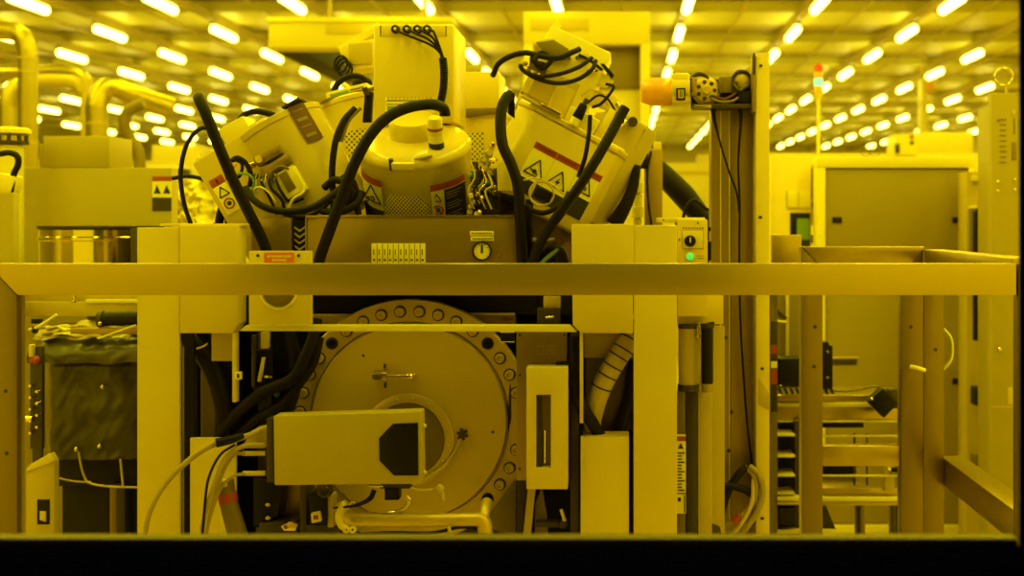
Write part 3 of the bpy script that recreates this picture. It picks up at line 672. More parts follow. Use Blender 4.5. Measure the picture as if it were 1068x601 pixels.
# ------------------------------------------------------------------ right of the door
t = thing('viewport_box', 'cream box with a tall narrow window slot, mounted right of the door', 'viewport', P(570, 511, 3.1))
YV = 3.08
m = MB(px(YV))
m.use(CREAM).frame((549, 383.5, 592, 510.5), (559, 412, 574.5, 488), 0, 26, .7); m.build('housing', t)
m = MB(px(YV)); m.use(BROWN).box(558, 411, 575, 489, 8, 10, 0); m.use(DARK).box(560, 411, 565, 489, 5, 8.5, 0); m.build('window_pane', t)
m = MB(px(YV)); m.use(CHROME).cyl((568, 484, 5), (568, 450, 5), .8, seg=8); m.ball((568, 480, 4), 1.2); m.build('glass_tube', t)
m = MB(px(3.12)); m.use(SHEET).box(537.5, 347.5, 591, 504, 12, 18, .4); bk = m.build('mounting_plate', t)
m = MB(px(3.12)); m.use(BEIGE)
for i in range(7):
    for j in range(3):
        if (i * 3 + j) % 5 != 4: m.lathe([(.75, 0), (.75, .6)], (560 + i * 3, 362.5 + j * 4, 12), (0, 0, -1), seg=8)
m.build('dot_pattern', bk)
for x, y in ((541, 350.5), (588, 350.5), (541, 393), (541, 492)):
    b = MB(px(3.12)); b.use(DARK).lathe([(1.3, 0), (1.1, .7)], (x, y, 12), (0, 0, -1), seg=10); b.build('screw', bk)
m = MB(px(3.12)); m.use(BLACKP).box(580, 378.5, 594, 381.5, 4, 14, .3); m.build('stop_bar', t)
b = MB(px(3.15)); b.use(BLACKP).box(522, 346.5, 536, 357, 2, 8, .3); b.use(WHITE).box(521.5, 346, 536.5, 347.2, 1.5, 4, 0); b.box(521.5, 356.4, 536.5, 357.4, 1.5, 4, 0); tag(b.build('small_black_label'), 'small black tag with pale edges left of the mounting plate', 'tag')
t = thing('lower_linkage', 'dark linkage with a bright rod below the viewport box', 'linkage', P(570, 560, 3.15))
m = MB(px(3.15)); m.use(BEIGE).prism([(550, 511), (558, 511), (551, 580), (543, 580)], 6, 14, .5); m.build('leg', t)
m = MB(px(3.15)); m.use(BROWN).prism([(564, 511), (570, 545), (571, 580), (556, 580), (557, 530)], 14, 22, .5); m.build('leg', t)
m = MB(px(3.15)); m.use(DARK).box(558, 546, 592, 552, 6, 19, .6); m.build('cross_link', t)
m = MB(px(3.15)); m.use(CREAM2).tube([(585, 532, 2), (589, 544, 2)], 1.8, seg=10, n=1); m.use(DARK).ball((587, 548, 3), 4.5); m.build('rod', t)
m = MB(px(3.15)); m.use(DARK).box(537, 502, 548, FM, 18, 34, .5); m.build('post', t)
t = thing('slanted_plate', 'brown slanted plate below the lower right edge of the chamber door', 'plate', P(520, 560, 3.3))
m = MB(px(3.3)); m.use(BROWN).prism([(510, 538), (535, 503), (538, 503), (538, 560), (512, 552)], 0, 8, .5); m.build('plate', t)
# ribbed pale hose
t = thing('corrugated_hose', 'wide pale hose with black rings inside the right hand column bay', 'hose', P(640, 455, 3.2))
pa = [(658, 352, 20), (650, 366, 16), (640, 382, 14), (629, 402, 14), (621, 424, 16), (617, 445, 20), (617, 462, 24)]
m = MB(px(3.14)); m.use(TAN).tube(pa, [10.5, 11, 11, 11, 10.5, 9.5, 9.5], seg=20, n=12); m.build('hose_body', t)
q = catmull([Vector(p) for p in pa], 12)
for i in (3, 12, 18, 25, 31, 38):
    d = (q[i + 1] - q[i]).normalized(); a = q[i] - d * .7; c = q[i] + d * .7
    b = MB(px(3.14)); b.use(BLACKP).cyl(tuple(a), tuple(c), 11.4, seg=22); b.build('black_ring', t)

# dark cable bundles inside the cabinet
for i, (lab, pts, r) in enumerate((
    ('black cable bundle curving down inside the left bay, outermost', [(183, 352, 22), (200, 368, 20), (216, 392, 18), (226, 425, 18), (228, 458, 22), (228, 480, 30)], 9),
    ('black cable bundle passing behind the inner left post', [(204, 348, 40), (222, 372, 38), (234, 400, 36), (232, 440, 36), (226, 470, 36)], 8),
    ('thick black hose sweeping from lower left bay up to the top of the chamber', [(222, 462, 16), (240, 436, 14), (270, 412, 14), (300, 398, 16), (311, 378, 22), (319, 356, 28), (321, 336, 34)], 6.5),
    ('second thick black hose below the sweeping one, left of the door', [(236, 466, 20), (262, 440, 18), (290, 424, 18), (305, 404, 22), (318, 382, 30), (324, 355, 34)], 5.5),
    ('thin black hose deep in the left bay behind the sweeping hoses', [(258, 470, 40), (285, 440, 40), (296, 400, 44), (288, 350, 50)], 7),
    ('black hose between the viewport box and the right inner post', [(599, 352, 6), (600, 390, 0), (604, 418, -4), (617, 440, 0), (628, 462, 14)], 6.5),
    ('black hose behind the corrugated hose beside the right column', [(662, 380, 34), (656, 420, 34), (648, 445, 34), (645, 475, 36)], 7))):
    hose('black_hose', lab, 'hose', BLACK, 3.14, pts, r, seg=14)
b = MB(px(3.14)); b.use(CREAM2).tube([(203, 364.5, 6), (210, 362, 5), (214, 359, 7)], 1.0, seg=8); tag(b.build('cable_tie'), 'pale cable tie around the black bundle in the left bay', 'cable tie')
t = thing('slim_valve', 'slim dark valve with tan stem and pale lever left of the chamber', 'valve', P(270, 410, 3.2))
m = MB(px(3.2)); m.use(BLACKP).box(262, 366, 280, 412, 6, 16, .6); m.use(DARK).box(262, 350, 266, 404, 0, 6, .5); m.build('body', t)
m = MB(px(3.2)); m.use(TAN).box(271, 347, 279, 364, 2, 10, .8); m.build('stem', t)
m = MB(px(3.2)); m.use(CREAM2).prism([(273, 373), (276.5, 373), (272, 399), (268, 398)], 0, 3, .4); m.build('lever', t)
m = MB(px(3.2)); m.use(CHROME).box(276, 391.5, 284, 394, -2, 2, .4); m.use(GREENM).ball((288, 411, 2), (3, 4, 3)); m.build('fitting', t)
# ------------------------------------------------------------------ canisters on top of the chamber
def warning_label(parent, fr, x, y, w, h, sym='heat', dark=0, on=0.0, curve=None):
    """red heading, white field with a black triangle, black text block"""
    k = MB(fr).use(WHITE); Z = on
    def wz(xx): return curve(xx) if curve else 0
    def strip(mb, x0, y0, x1, y1, lift):
        n = 6 if curve else 1
        for i in range(n):
            a, b = x0 + (x1 - x0) * i / n, x0 + (x1 - x0) * (i + 1) / n
            mb.quadsheet(lambda u, v: (a + (b - a) * u, y0 + (y1 - y0) * v, Z - lift + wz(a + (b - a) * u)), 1, 1, .25)
    strip(k, x, y, x + w, y + h, .35)
    k.use(RED); strip(k, x, y - .5, x + w, y + h * .125, .6)
    if dark: k.use(INK); strip(k, x, y + h * (1 - dark), x + w, y + h, .6)
    o = k.build('warning_label', parent)
    s = MB(fr).use(INK)
    def tri(cx, cy, r, lw):
        pts = [(cx + r * math.sin(a), cy - r * math.cos(a)) for a in (0, 2 * PI / 3, 4 * PI / 3)]
        for i in range(3):
            (ax, ay), (bx, by) = pts[i], pts[(i + 1) % 3]
            s.tube([(ax + (bx - ax) * k / 8, ay + (by - ay) * k / 8, Z - .8 + wz(ax + (bx - ax) * k / 8)) for k in range(9)], lw, seg=6, n=1)
        q = Z - 1.0 + min(wz(cx - r * .4), wz(cx), wz(cx + r * .4))
        if sym == 'bolt': s.prism([(cx + r * .1, cy - r * .45), (cx - r * .22, cy + r * .1), (cx, cy + r * .1), (cx - r * .1, cy + r * .42), (cx + r * .25, cy - r * .08), (cx + r * .02, cy - r * .08)], q, q + .3)
        elif sym == 'heat':
            for d in (-.2, 0, .2): s.tube([(cx + r * d - r * .03, cy + r * .3, q), (cx + r * d + r * .08, cy + r * .1, q), (cx + r * d - r * .06, cy - r * .12, q)], r * .06, seg=6)
        else:
            s.lathe([(r * .2, 0), (r * .2, .3)], (cx, cy + r * .1, q), (0, 0, -1), seg=14); s.prism([(cx - r * .4, cy - r * .05), (cx + r * .4, cy + .25 * r), (cx + r * .35, cy + .35 * r), (cx - r * .45, cy + r * .05)], q, q + .3)
    tri(x + w * .5, y + h * (.50 if dark < .4 else .36), min(w * .46, h * .34), .7)
    s.build('symbol', o); return o

# --- centre canister, leaning towards the window
YG = 3.45
t = thing('chamber_canister', 'centre cream canister leaning forward with domed cap, vent holes and two warning labels', 'canister', P(433, 235, 3.5), 'canisters on the chamber')
G = px(YG, 0, (433, 150), 26)
m = MB(G); m.use(GUN).lathe([(57.5, -110), (57.5, -6), (58.5, -4.5), (58.5, -1), (56, 3), (50, 6.5), (38, 9), (30, 10)], (0, 0, 0), (0, -1, 0), seg=96); bd = m.build('body', t)
m = MB(G); m.use(GUN).lathe([(30, 8), (30, 10), (26, 11), (25, 24), (22.5, 28), (0.1, 29)], (0, 0, 0), (0, -1, 0), seg=64); m.build('domed_cap', t)
cyl58 = lambda r: (lambda x: -math.sqrt(max(1, r * r - x * x)))
m = MB(G); m.use(VENT)
hexp = lambda v: 24 - 10 * max(0, (.35 - v) / .35)
m.quadsheet(lambda u, v: ((u - .5) * 2 * hexp(v) - 4, 33 + 40 * v, cyl58(58)((u - .5) * 2 * hexp(v) - 4)), 24, 8, .0008); m.build('vent_holes', bd)
warning_label(t, G, -54, 20, 26, 56, 'heat', .40, 0, cyl58(58))
# tall label on the right with triangle, round mark and black text column
L2 = MB(G).use(WHITE)
def strip2(mb, x0, y0, x1, y1, lift):
    mb.quadsheet(lambda u, v: (x0 + (x1 - x0) * u, y0 + (y1 - y0) * v, cyl58(58)(x0 + (x1 - x0) * u) - lift), 8, 1, .0006)
strip2(L2, 22, 24, 53, 76, .35); L2.use(RED); strip2(L2, 22, 23.5, 53, 30.5, .6); L2.use(INK); strip2(L2, 34.5, 31.5, 53, 75, .6)
lo = L2.build('warning_label', t)
s = MB(G).use(INK)
q = cyl58(58)(27.5) - 1.1
for (ax, ay), (bx, by) in (((27.5, 34), (32, 42)), ((32, 42), (23, 42)), ((23, 42), (27.5, 34))): s.tube([(ax, ay, q), (bx, by, q)], .55, seg=6, n=1)
s.use(RED).ring((28, 52, q), (0, 0, 1), 5, .8, seg=24); s.use(INK).ball((28, 52, q), (2.4, 2.4, .5)); s.use(RED).tube([(24.6, 48.6, q - .3), (31.4, 55.4, q - .3)], .6, seg=6, n=1)
s.use(INK)
for (ax, ay), (bx, by) in (((28, 62), (32, 70)), ((32, 70), (24, 70)), ((24, 70), (28, 62))): s.tube([(ax, ay, q), (bx, by, q)], .55, seg=6, n=1)
s.build('symbol', lo)
s = MB(G).use(TAN)
for i in range(13):
    y = 35 + i * 3.0
    if i % 4 == 3: continue
    x0 = 36.5; x1 = 50 - (i * 7 % 5)
    s.quadsheet(lambda u, v: (x0 + (x1 - x0) * u, y + .7 * v, cyl58(58)(x0 + (x1 - x0) * u) - 1.0), 5, 1, .0003)
s.build('lettering', lo)
text('WARNING', G @ Matrix.Translation((43, 0, 0)) @ Matrix.Rotation(math.radians(-46), 4, 'Z'), 0, 27.2, 5.2, WHITE, lo, 'heading', w=-42.5 if False else -40.6)
m = MB(G); m.use(CREAM2).prism([(-14, -3), (8, -3), (8, 4), (-14, 4)], -60, -54, .4); m.use(DARK).cyl((-15, -6, -55), (-15, 6, -55), 2.4, seg=10); m.use(BEIGE).prism([(8, -6), (26, -10), (26, -7), (8, -3)], -54, -46, .4); m.build('clamp', t)
# connector with the label, where the thick hose enters
m = MB(G); m.use(CREAM).lathe([(7.5, 5), (7.5, 38), (6, 40)], (27, 0, -28), (0, -1, 0), seg=28); m.use(WHITE).lathe([(7.8, 14), (7.8, 22)], (27, 0, -28), (0, -1, 0), seg=28, closed=False); m.use(INK).lathe([(7.8, 6.5), (7.8, 14)], (27, 0, -28), (0, -1, 0), seg=28, closed=False); m.use(RED).lathe([(7.8, 27), (7.8, 30)], (27, 0, -28), (0, -1, 0), seg=28, closed=False); m.build('hose_socket', t)
# tall electronics box behind the cap
m = MB(px(3.5)); m.use(CREAM).prism([(389, 25), (474, 25), (474, 128), (389, 128)], 0, 90, 4.0); bx = m.build('tall_box', t)
m = MB(px(3.5)); m.use(CREAM).box(397.5, 26.5, 465, 38, -.8, .6, .3); m.use(INK).box(396.6, 27, 397.6, 38, -.9, 0, 0); m.box(464.8, 27, 465.6, 38, -.9, 0, 0); pn = m.build('connector_panel', bx)
for x in (413, 425, 436, 446):
    b = MB(px(3.5)); b.use(BLACK).lathe([(4.6, 0), (4.6, 4), (3.2, 7)], (x, 31, -.6), (0, 0, -1), seg=18); b.use(TAN).cyl((x, 31, -7), (x + 3, 33, -12), 1.6, seg=8); b.build('connector', pn)
for i, x in enumerate((413, 425, 436, 446)):
    b = MB(px(3.48)); b.use(BLACK).tube([(x + 2, 32, -8), (x + 10 - i, 37 - i, -10), (452 - 4 + i * 2.4, 47 - i * 3, -9), (460 + i * .6, 56, -8), (462 + i * .8, 66, -7)], 1.25, seg=8); b.build('cable', bx)
m = MB(px(3.46)); m.use(BLACK).tube([(463, 62, -8), (464.5, 75, -9), (464, 95, -11), (461, 112, -16)], 4.0, rib=.11, pitch=2.4, seg=14); m.build('ribbed_sleeve', bx)
m = MB(px(3.5)); m.use(WHITE).box(402, 102, 453, 118, -.7, 0, .2); m.use(BROWN).box(403, 104.5, 452, 105.6, -1, -.6, 0); m.box(403, 108.5, 440, 109.4, -1, -.6, 0); m.use(GREENM).box(404, 111, 416, 115, -1, -.6, 0)
for i in range(12): m.use(TAN).box(404 + i * 4, 101, 406.6 + i * 4, 103.6, -1, -.6, 0)
m.build('rating_label', bx)

# --- left canister, leaning left
t = thing('chamber_canister', 'left cream canister tilted to the left with red labels and a dark red plate', 'canister', P(290, 228, 3.5), 'canisters on the chamber')
GL = px(3.45, -30, (212, 172))
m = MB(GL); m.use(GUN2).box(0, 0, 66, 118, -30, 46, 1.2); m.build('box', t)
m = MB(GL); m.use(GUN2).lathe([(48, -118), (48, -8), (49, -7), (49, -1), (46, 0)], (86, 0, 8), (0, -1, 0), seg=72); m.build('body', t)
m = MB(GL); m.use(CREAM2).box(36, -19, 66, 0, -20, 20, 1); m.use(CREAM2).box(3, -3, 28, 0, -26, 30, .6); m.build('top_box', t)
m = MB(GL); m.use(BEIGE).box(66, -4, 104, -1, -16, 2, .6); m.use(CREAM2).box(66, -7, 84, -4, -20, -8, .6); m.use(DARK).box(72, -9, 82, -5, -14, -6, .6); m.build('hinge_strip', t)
m = MB(GL); m.use(DARK).box(108, -3.5, 128, -1, -36, 10, .4); m.use(DRED).quadsheet(lambda u, v: (113 + 14 * u, 0 + 42 * v, 8 - math.sqrt(max(1, 49.8 ** 2 - (27 + 14 * u) ** 2)) - .6), 8, 2, .001); m.use(BROWN)
for i in range(4): m.quadsheet(lambda u, v: (115 + 9 * u, 6 + i * 9 + (1.2 + 2 * (i % 2)) * v, 8 - math.sqrt(max(1, 49.8 ** 2 - (29 + 9 * u) ** 2)) - 1.1), 3, 1, .0003)
m.build('dark_red_plate', t)
m = MB(GL); m.use(CREAM).cyl((10, -2, -20), (10, -6, -20), 1.6, seg=10); m.use(BRASS).cyl((24, -1, -22), (36, -14, -22), 1.2, seg=8); m.build('clasp', t)
warn = MB(GL); warn.use(RED).box(5, 24, 20, 33, -31, -30, .2); warn.use(WHITE).box(5, 33, 20, 64, -31, -30, .2); warn.use(INK)
for (ax, ay), (bx_, by) in (((12.5, 35), (18, 45)), ((18, 45), (7, 45)), ((7, 45), (12.5, 35))): warn.tube([(ax, ay, -31.2), (bx_, by, -31.2)], .7, seg=6, n=1)
warn.box(11.5, 26, 13.5, 31, -31.4, -30.9, 0)
warn.use(RED).ring((12.5, 54, -31.2), (0, 0, 1), 5, .8, seg=24); warn.use(INK).ball((12.5, 54, -31.2), (2.4, 2.4, .4)); warn.build('warning_label', t)
m = MB(GL); m.use(CREAM2).box(62, 56, 92, 84, -52, -36, 1); m.use(BROWN).box(75, 58, 84, 78, -53, -51, .4); m.use(SHEET).box(60, 30, 88, 40, -48, -36, 1); m.use(BRASS).cyl((56, 34, -40), (50, 34, -46), 4, seg=14); m.use(BRASS).cyl((66, 34, -42), (66, 34, -52), 4, seg=14); m.use(SHEET).box(60, 43, 92, 52, -48, -38, .8); m.build('terminal_cover', t)
# --- wires on the left canister
WIRES = [('bundle of black wires looping under the terminal cover', BLACK, [(262, 182, -58), (262, 172, -60), (268, 168, -60), (276, 174, -58), (280, 186, -56), (278, 196, -54)], 2.6),
 ('orange wire end in the loop on the left canister', ORANGEC, [(261, 186, -60), (262, 176, -62), (267, 175, -62)], 2.2),
 ('green wire curling beside the thick hose on the left canister', GREENM, [(264, 190, -60), (270, 184, -63), (280, 185, -62), (284, 192, -60), (281, 202, -58)], 1.3),
 ('pale wire hooking up at the right foot of the left canister', WHITE, [(333, 193, -52), (331, 202, -54), (322, 208, -54), (317, 216, -52), (315, 224, -50)], 1.5),
 ('black wire dropping from the terminal cover, first', BLACK, [(288, 188, -52), (292, 196, -56), (298, 208, -54), (304, 224, -50)], 1.5),
 ('black wire dropping from the terminal cover, second', BLACK, [(296, 186, -52), (300, 198, -56), (310, 210, -54), (312, 226, -50)], 1.7),
 ('black wire dropping from the terminal cover, third', BLACK, [(302, 186, -52), (309, 200, -56), (318, 212, -52), (330, 208, -48)], 1.5),
 ('tan wire between the black wires of the left canister', TAN, [(284, 192, -54), (286, 202, -57), (276, 209, -56)], 1.3)]
for lab, mm, pts, r in WIRES: hose('wire', lab, 'wire', mm, 3.45, pts, r, seg=8)
t2 = thing('wire_connector', 'row of small silver wire ends on the left canister below the terminal cover', 'connector', P(292, 188, 3.28))
m = MB(px(3.45)); m.use(CHROME)
for i in range(7): m.cyl((284 + i * 3.2, 184 + (i % 3) * 2, -52), (283 + i * 3.4, 190 + (i % 2) * 3, -56), 1.2, .9, seg=8)
m.use(BROWN).box(281, 183, 306, 188, -52, -44, .8); m.build('strip', t2)

# --- right canister, leaning right
t = thing('chamber_canister', 'right cream canister tilted to the right with three warning labels side by side', 'canister', P(575, 232, 3.5), 'canisters on the chamber')
GR = px(3.45, 28, (541, 103))
m = MB(GR); m.use(BROWN).lathe([(46, -134), (46, -92)], (60, 0, 22), (0, -1, 0), seg=48); m.use(GUN).column([(0, 24), (4, -8), (24, -38), (118, -38), (128, -22), (126, 70), (20, 80), (0, 60)], 4, 98, 5); m.column([(-1, 24), (3, -9), (23.5, -39), (118.5, -39), (129, -22), (127, 71), (19, 81), (-1, 61)], -1, 5, 1.5); m.build('body', t)
cv = lambda x: -38.2
for x, sym, dk in ((41, 'hand', .28), (66.5, 'bolt', .28), (92, 'heat', .42)):
    o = warning_label(t, GR, x, 32, 25, 52 if x < 80 else 50, sym, dk, 0, cv)
    yaw = 0
    text('WARNING', GR @ Matrix.Translation((x + 12.5, cv(x + 12.5), -34.6)) @ Matrix.Rotation(math.radians(yaw), 4, 'Z'), 0, 0, 4.4, DRED, o, 'heading', w=-1.0)
m = MB(GR); m.use(BEIGE).box(6, -3, 52, -.5, -42, -28, .5); m.use(BRASS).box(28, -5, 50, -3, -44, -34, .5); m.use(CHROME).cyl((4, -5, -38), (34, -5, -40), 1.4, seg=8); m.build('hinge_strip', t)
m = MB(GR); m.use(CREAM2).box(55, -17, 88, 0, -36, -10, 1); m.build('top_box', t)
m = MB(GR); m.use(BLACKP).prism([(62, -24), (70, -24), (72, -8), (61, -8)], -44, -36, 1.2); m.use(CREAM2).cyl((66, -8, -40), (66, 0, -40), 5, seg=16); m.use(DARK).cyl((66, -30, -40), (66, -24, -40), 2.6, seg=10); m.build('black_plug', t)
m = MB(GR); m.use(CREAM).lathe([(13, -12), (13, 4), (11, 6)], (112, 4, -14), (0, -1, 0), seg=36); m.use(CREAM2).ring((112, -2, -14), (0, 1, 0), 11, 1.6, seg=36); m.build('side_can', t)
m = MB(GR); m.use(CREAM2).prism([(90, -34), (97, -34), (97, 2), (90, 2)], -30, -14, .6); m.build('angle_strip', t)
# tag plate hanging on a loop
t2 = thing('cable_loop_tag', 'tan cable loop holding a dark tag below the bolt warning label', 'tag', P(560, 210, 3.2))
m = MB(px(3.22)); m.use(TAN).ring((565, 202, -2), (0, 0, 1), 12.5, 1.3, seg=36); m.use(TAN).tube([(546, 188, 0), (560, 186, -2), (575, 192, -2), (588, 203, 0)], 1.0, seg=8); m.use(TAN).tube([(561, 186, -3), (557, 196, -4), (553, 204, -3)], 1.1, seg=8); m.build('loop', t2)
m = MB(px(3.22, 25, (567, 203))); m.use(BLACKP).box(-9, -5, 9, 6, -5, -3, .6); m.build('tag', t2)
hose('black_hose', 'black hose arc lying under the loop tag on the right canister', 'hose', BLACK, 3.22, [(549, 214, 2), (556, 220, 0), (568, 222, 0), (580, 217, 0), (590, 208, 4)], 2.8)

# --- box on the upper right canister
t = thing('power_box', 'tilted pale box with black cables plugged into its face, above the right canister', 'electronics box', P(590, 120, 3.75))
GB = px(3.72, 25, (575, 26))
m = MB(GB); m.use(CREAM2).box(0, 0, 69, 92, 0, 70, 1.4); bx = m.build('housing', t)
m = MB(GB); m.use(BEIGE).box(8, 44, 54, 92, -.9, .4, .3); m.use(TAN).box(32, 52, 52, 90, -1.4, 0, .3); m.build('recess', bx)
m = MB(GB); m.use(BROWN).prism([(-6, 24), (10, 14), (28, 16), (34, 24), (14, 36)], -10, 0, .6); m.use(CREAM2).prism([(-6, 22), (8, 12), (10, 14), (-4, 25)], -10, -6, .4); m.build('hood', bx)
for x, y in ((44, 16), (48, 13), (64, 22), (60, 24)):
    b = MB(GB); b.use(CHROME).cyl((x, y, 2), (x - 4, y + 5, -9), 2.4, seg=10); b.build('connector', bx)
m = MB(GB); m.use(CREAM2).prism([(-2, 4), (2, -9), (8, -6), (4, 6)], 10, 20, .5); m.build('handle', bx)
m = MB(GB); m.use(CREAM).box(4, 92, 60, 118, 10, 60, 1); m.use(BRASS).cyl((10, 88, -3), (6, 118, -3), 1.6, seg=10); m.build('neck', t)
for lab, pts, r in (('thick black cable from the rear can up over to the tilted power box', [(514, 79, 0), (521, 68, -10), (534, 61, -16), (550, 58, -20), (566, 62, -24), (584, 64, -26), (598, 58, -24), (605, 54, -18)], 3.0),
        ('black cable loop sagging below the power box face, lower', [(622, 66, -20), (618, 76, -26), (604, 86, -28), (585, 90, -26), (565, 86, -22), (550, 78, -18), (544, 71, -14), (548, 67, -8)], 2.3),
        ('black cable loop sagging below the power box face, upper', [(618, 63, -20), (606, 73, -28), (588, 80, -28), (566, 83, -24), (552, 79, -20)], 2.2),
        ('short black cable across the right edge of the power box', [(604, 59, -14), (616, 65, -12), (628, 74, -8)], 1.7),
        ('dark knot of black cables left of the power box', [(556, 62, -18), (566, 74, -22), (576, 66, -24), (566, 58, -22), (560, 68, -26), (572, 72, -20)], 2.8)):
    hose('black_cable', lab, 'cable', BLACK, 3.72, pts, r, seg=10)

# --- rear canisters
t = thing('chamber_canister', 'upright rear cream canister with flat box top, right of the tall centre box', 'canister', P(508, 232, 4.0), 'canisters on the chamber')
m = MB(px(4.0)); m.use(CREAM).lathe([(34, -120), (34, -6), (35, -5), (35, -1), (32, 1)], (508, 118, 30), (0, -1, 0), seg=64); m.build('body', t)
m = MB(px(4.0)); m.use(CREAM).box(474, 75, 521, 114, -2, 60, 1); m.build('top_box', t)
m = MB(px(4.0)); m.use(BROWN).prism([(478, 119), (486, 114), (520, 113), (520, 119), (488, 123)], -8, 0, .6); m.build('clamp', t)
m = MB(px(4.0)); m.use(VENTB).quadsheet(lambda u, v: (481 + 24 * u, 138 + 30 * v, 30 - math.sqrt(34.5 ** 2 - (481 + 24 * u - 508) ** 2)), 10, 4, .001); m.build('vent_holes', t)
t = thing('chamber_canister', 'slim rear canister tilted left, between the left and centre canisters', 'canister', P(365, 232, 3.8), 'canisters on the chamber')
GQ = px(3.85, -14, (335, 112))
m = MB(GQ); m.use(CREAM).lathe([(34, -130), (34, -5), (35, -4), (35, 0), (31, 2)], (36, 0, 0), (0, -1, 0), seg=64); m.use(BROWN).prism([(-2, 0), (14, -3), (66, -3), (66, 0)], -30, -20, .4); m.build('body', t)
m = MB(GQ); m.use(VENTB).quadsheet(lambda u, v: (22 + 24 * u, 36 + 30 * v, -math.sqrt(34.6 ** 2 - (22 + 24 * u - 36) ** 2)), 10, 4, .001); m.build('vent_holes', t)
m = MB(GQ); m.use(CREAM2).box(10, -12, 54, -3, -10, 30, 1); m.use(GREENM).box(14, -9, 34, -5, -11, -9.8, .2); m.use(BROWN).box(36, -9, 50, -7.5, -11, -9.8, 0); m.build('top_plate', t)
t = thing('chamber_canister', 'rearmost brown shaded canister leaning right behind the right canister', 'canister', P(660, 232, 3.8), 'canisters on the chamber')
GS = px(3.8, 28, (628, 108))
m = MB(GS); m.use(BEIGE).lathe([(30, -140), (30, -3), (28, 0)], (36, 0, 10), (0, -1, 0), seg=48); m.use(CREAM).prism([(0, 12), (20, 0), (24, 2), (24, 40), (0, 40)], -14, 10, .8); m.build('body', t)
m = MB(GS); m.use(DARK).cyl((38, 4, -22), (38, 4, -30), 5, seg=16); m.use(BRASS).cyl((32, 6, -26), (28, 16, -28), 2, seg=8); m.use(DARK).cyl((26, 8, -22), (26, 8, -30), 3.5, seg=14); m.use(BRASS).cyl((52, 4, -14), (52, 30, -14), 1.4, seg=8); m.build('fittings', t)
hose('black_cable', 'thin looping black cable on top of the rearmost right canister', 'cable', BLACK, 3.7, [(612, 108, 0), (624, 100, -4), (634, 104, -4), (642, 118, -2), (640, 128, 0)], 1.3)
hose('black_cable', 'twisted black cable end above the rearmost right canister', 'cable', BLACK, 3.7, [(618, 112, 0), (628, 108, -6), (640, 92, -6), (632, 88, -4)], 1.6)
# upright strut and big dark duct
t = thing('upright_strut', 'blurred brown strut standing behind the right corner cover', 'strut', P(681, 235, 4.1))
m = MB(px(4.1)); m.use(SHEET).box(672, 156, 691, FL(4.1), 0, 14, .6); m.use(CREAM).box(682, 148, 690, 158, 2, 12, .6); m.use(BLACKP).box(667, 160, 676, 176, -4, 8, 1); m.build('post', t)
m = MB(px(4.1)); m.use(BLACK).tube([(679, 158, -3), (675, 180, -3), (676, 210, -3), (680, 238, -2)], 1.2, seg=8); m.build('cable', t)
hose('black_duct', 'fat black duct curving down to the right, between strut and tower', 'duct', BLACK, 4.3, [(680, 168, 10), (697, 187, 4), (714, 205, 0), (730, 226, 0), (738, 246, 4), (740, 330, 4), (740, FL(4.3), 4)], [9, 12, 12.5, 11, 10, 10, 10], seg=18)
hose('black_hose', 'short black hoop hose beside the fat black duct', 'hose', BLACK, 4.2, [(712, FL(4.2), 0), (712, 300, 0), (712, 236, 0), (716, 216, -2), (724, 209, -2), (734, 216, 0), (744, 226, 4), (750, 260, 6), (750, FL(4.2), 6)], 1.8)
hose('black_hose', 'dark hose mass in shade below the rearmost right canister', 'hose', BLACK, 3.75, [(664, 172, 12), (660, 195, 10), (652, 215, 6), (640, 235, 6)], [5, 6, 7, 9])
t = thing('yellow_valve_stack', 'pale stacked valve bodies between rearmost canister and brown strut', 'valve', P(664, 235, 4.2))
m = MB(px(4.2)); m.use(CREAM2)
m.lathe([(q, h) for i, r in enumerate((5, 6.5, 5, 6.5, 5)) for q, h in ((r, i * 13), (r, i * 13 + 11), (3.5, i * 13 + 11.5), (3.5, i * 13 + 12.5))], (665, 240, 10), (0, -1, 0), seg=18); m.lathe([(3.5, 0), (3.5, FL(4.2) - 240)], (665, FL(4.2), 10), (0, -1, 0), seg=14)
m.build('body', t)

# --- fittings between the centre canister and the hoses
t = thing('valve_tree', 'cluster of pale knobs and green fittings right of the centre canister', 'valve', P(505, 226, 3.45))
m = MB(px(3.3)); m.use(DARK).box(489, 178, 518, 228, 10, 24, .8); m.use(SHEET).box(489, 195, 516, 200, 8, 12, .8); m.use(BROWN).box(512, 175, 520, 205, 6, 20, .8); m.build('manifold', t)
for x, y, r, mm in ((504, 176, 5, BRASS), (509, 160, 4.5, TAN), (494, 172, 4, DARK), (493, 184, 3.5, DARK), (501, 196, 4, GREENM), (491, 205, 3.6, WHITE), (497, 212, 3.2, TAN), (489, 212, 3, BRASS), (508, 190, 3.4, GREENM), (512, 152, 3.6, BRASS), (503, 166, 4.2, CREAM2), (489, 222, 3.4, TAN), (499, 221, 3, BRASS)):
    b = MB(px(3.28)); b.use(mm).lathe([(r * .6, -4), (r, 0), (r, 3), (r * .7, 5)], (x, y, 8), (.2, -.2, -1), seg=14); b.build('knob', t)
m = MB(px(3.28)); m.use(CHROME).tube([(494, 196, 6), (500, 204, 4), (506, 206, 4)], 1.2, seg=8); m.use(BRASS).tube([(504, 182, 8), (502, 192, 6), (496, 200, 6)], 1.6, seg=8); m.use(TAN).tube([(509, 164, 8), (506, 176, 8)], 3.4, seg=12); m.build('tubes', t)
t = thing('small_junction_box', 'small plain cream box between the valve tree and the thick hose', 'junction box', P(525, 200, 3.26))
m = MB(px(3.26)); m.use(CREAM).prism([(518, 170), (527, 168), (533, 174), (533, 199), (519, 199)], 0, 18, .7); m.build('box', t)
m = MB(px(3.26)); m.use(BLACKP).prism([(519, 200), (540, 205), (538, 212), (522, 204)], 2, 10, .6); m.build('bracket', t)
random.seed(11)
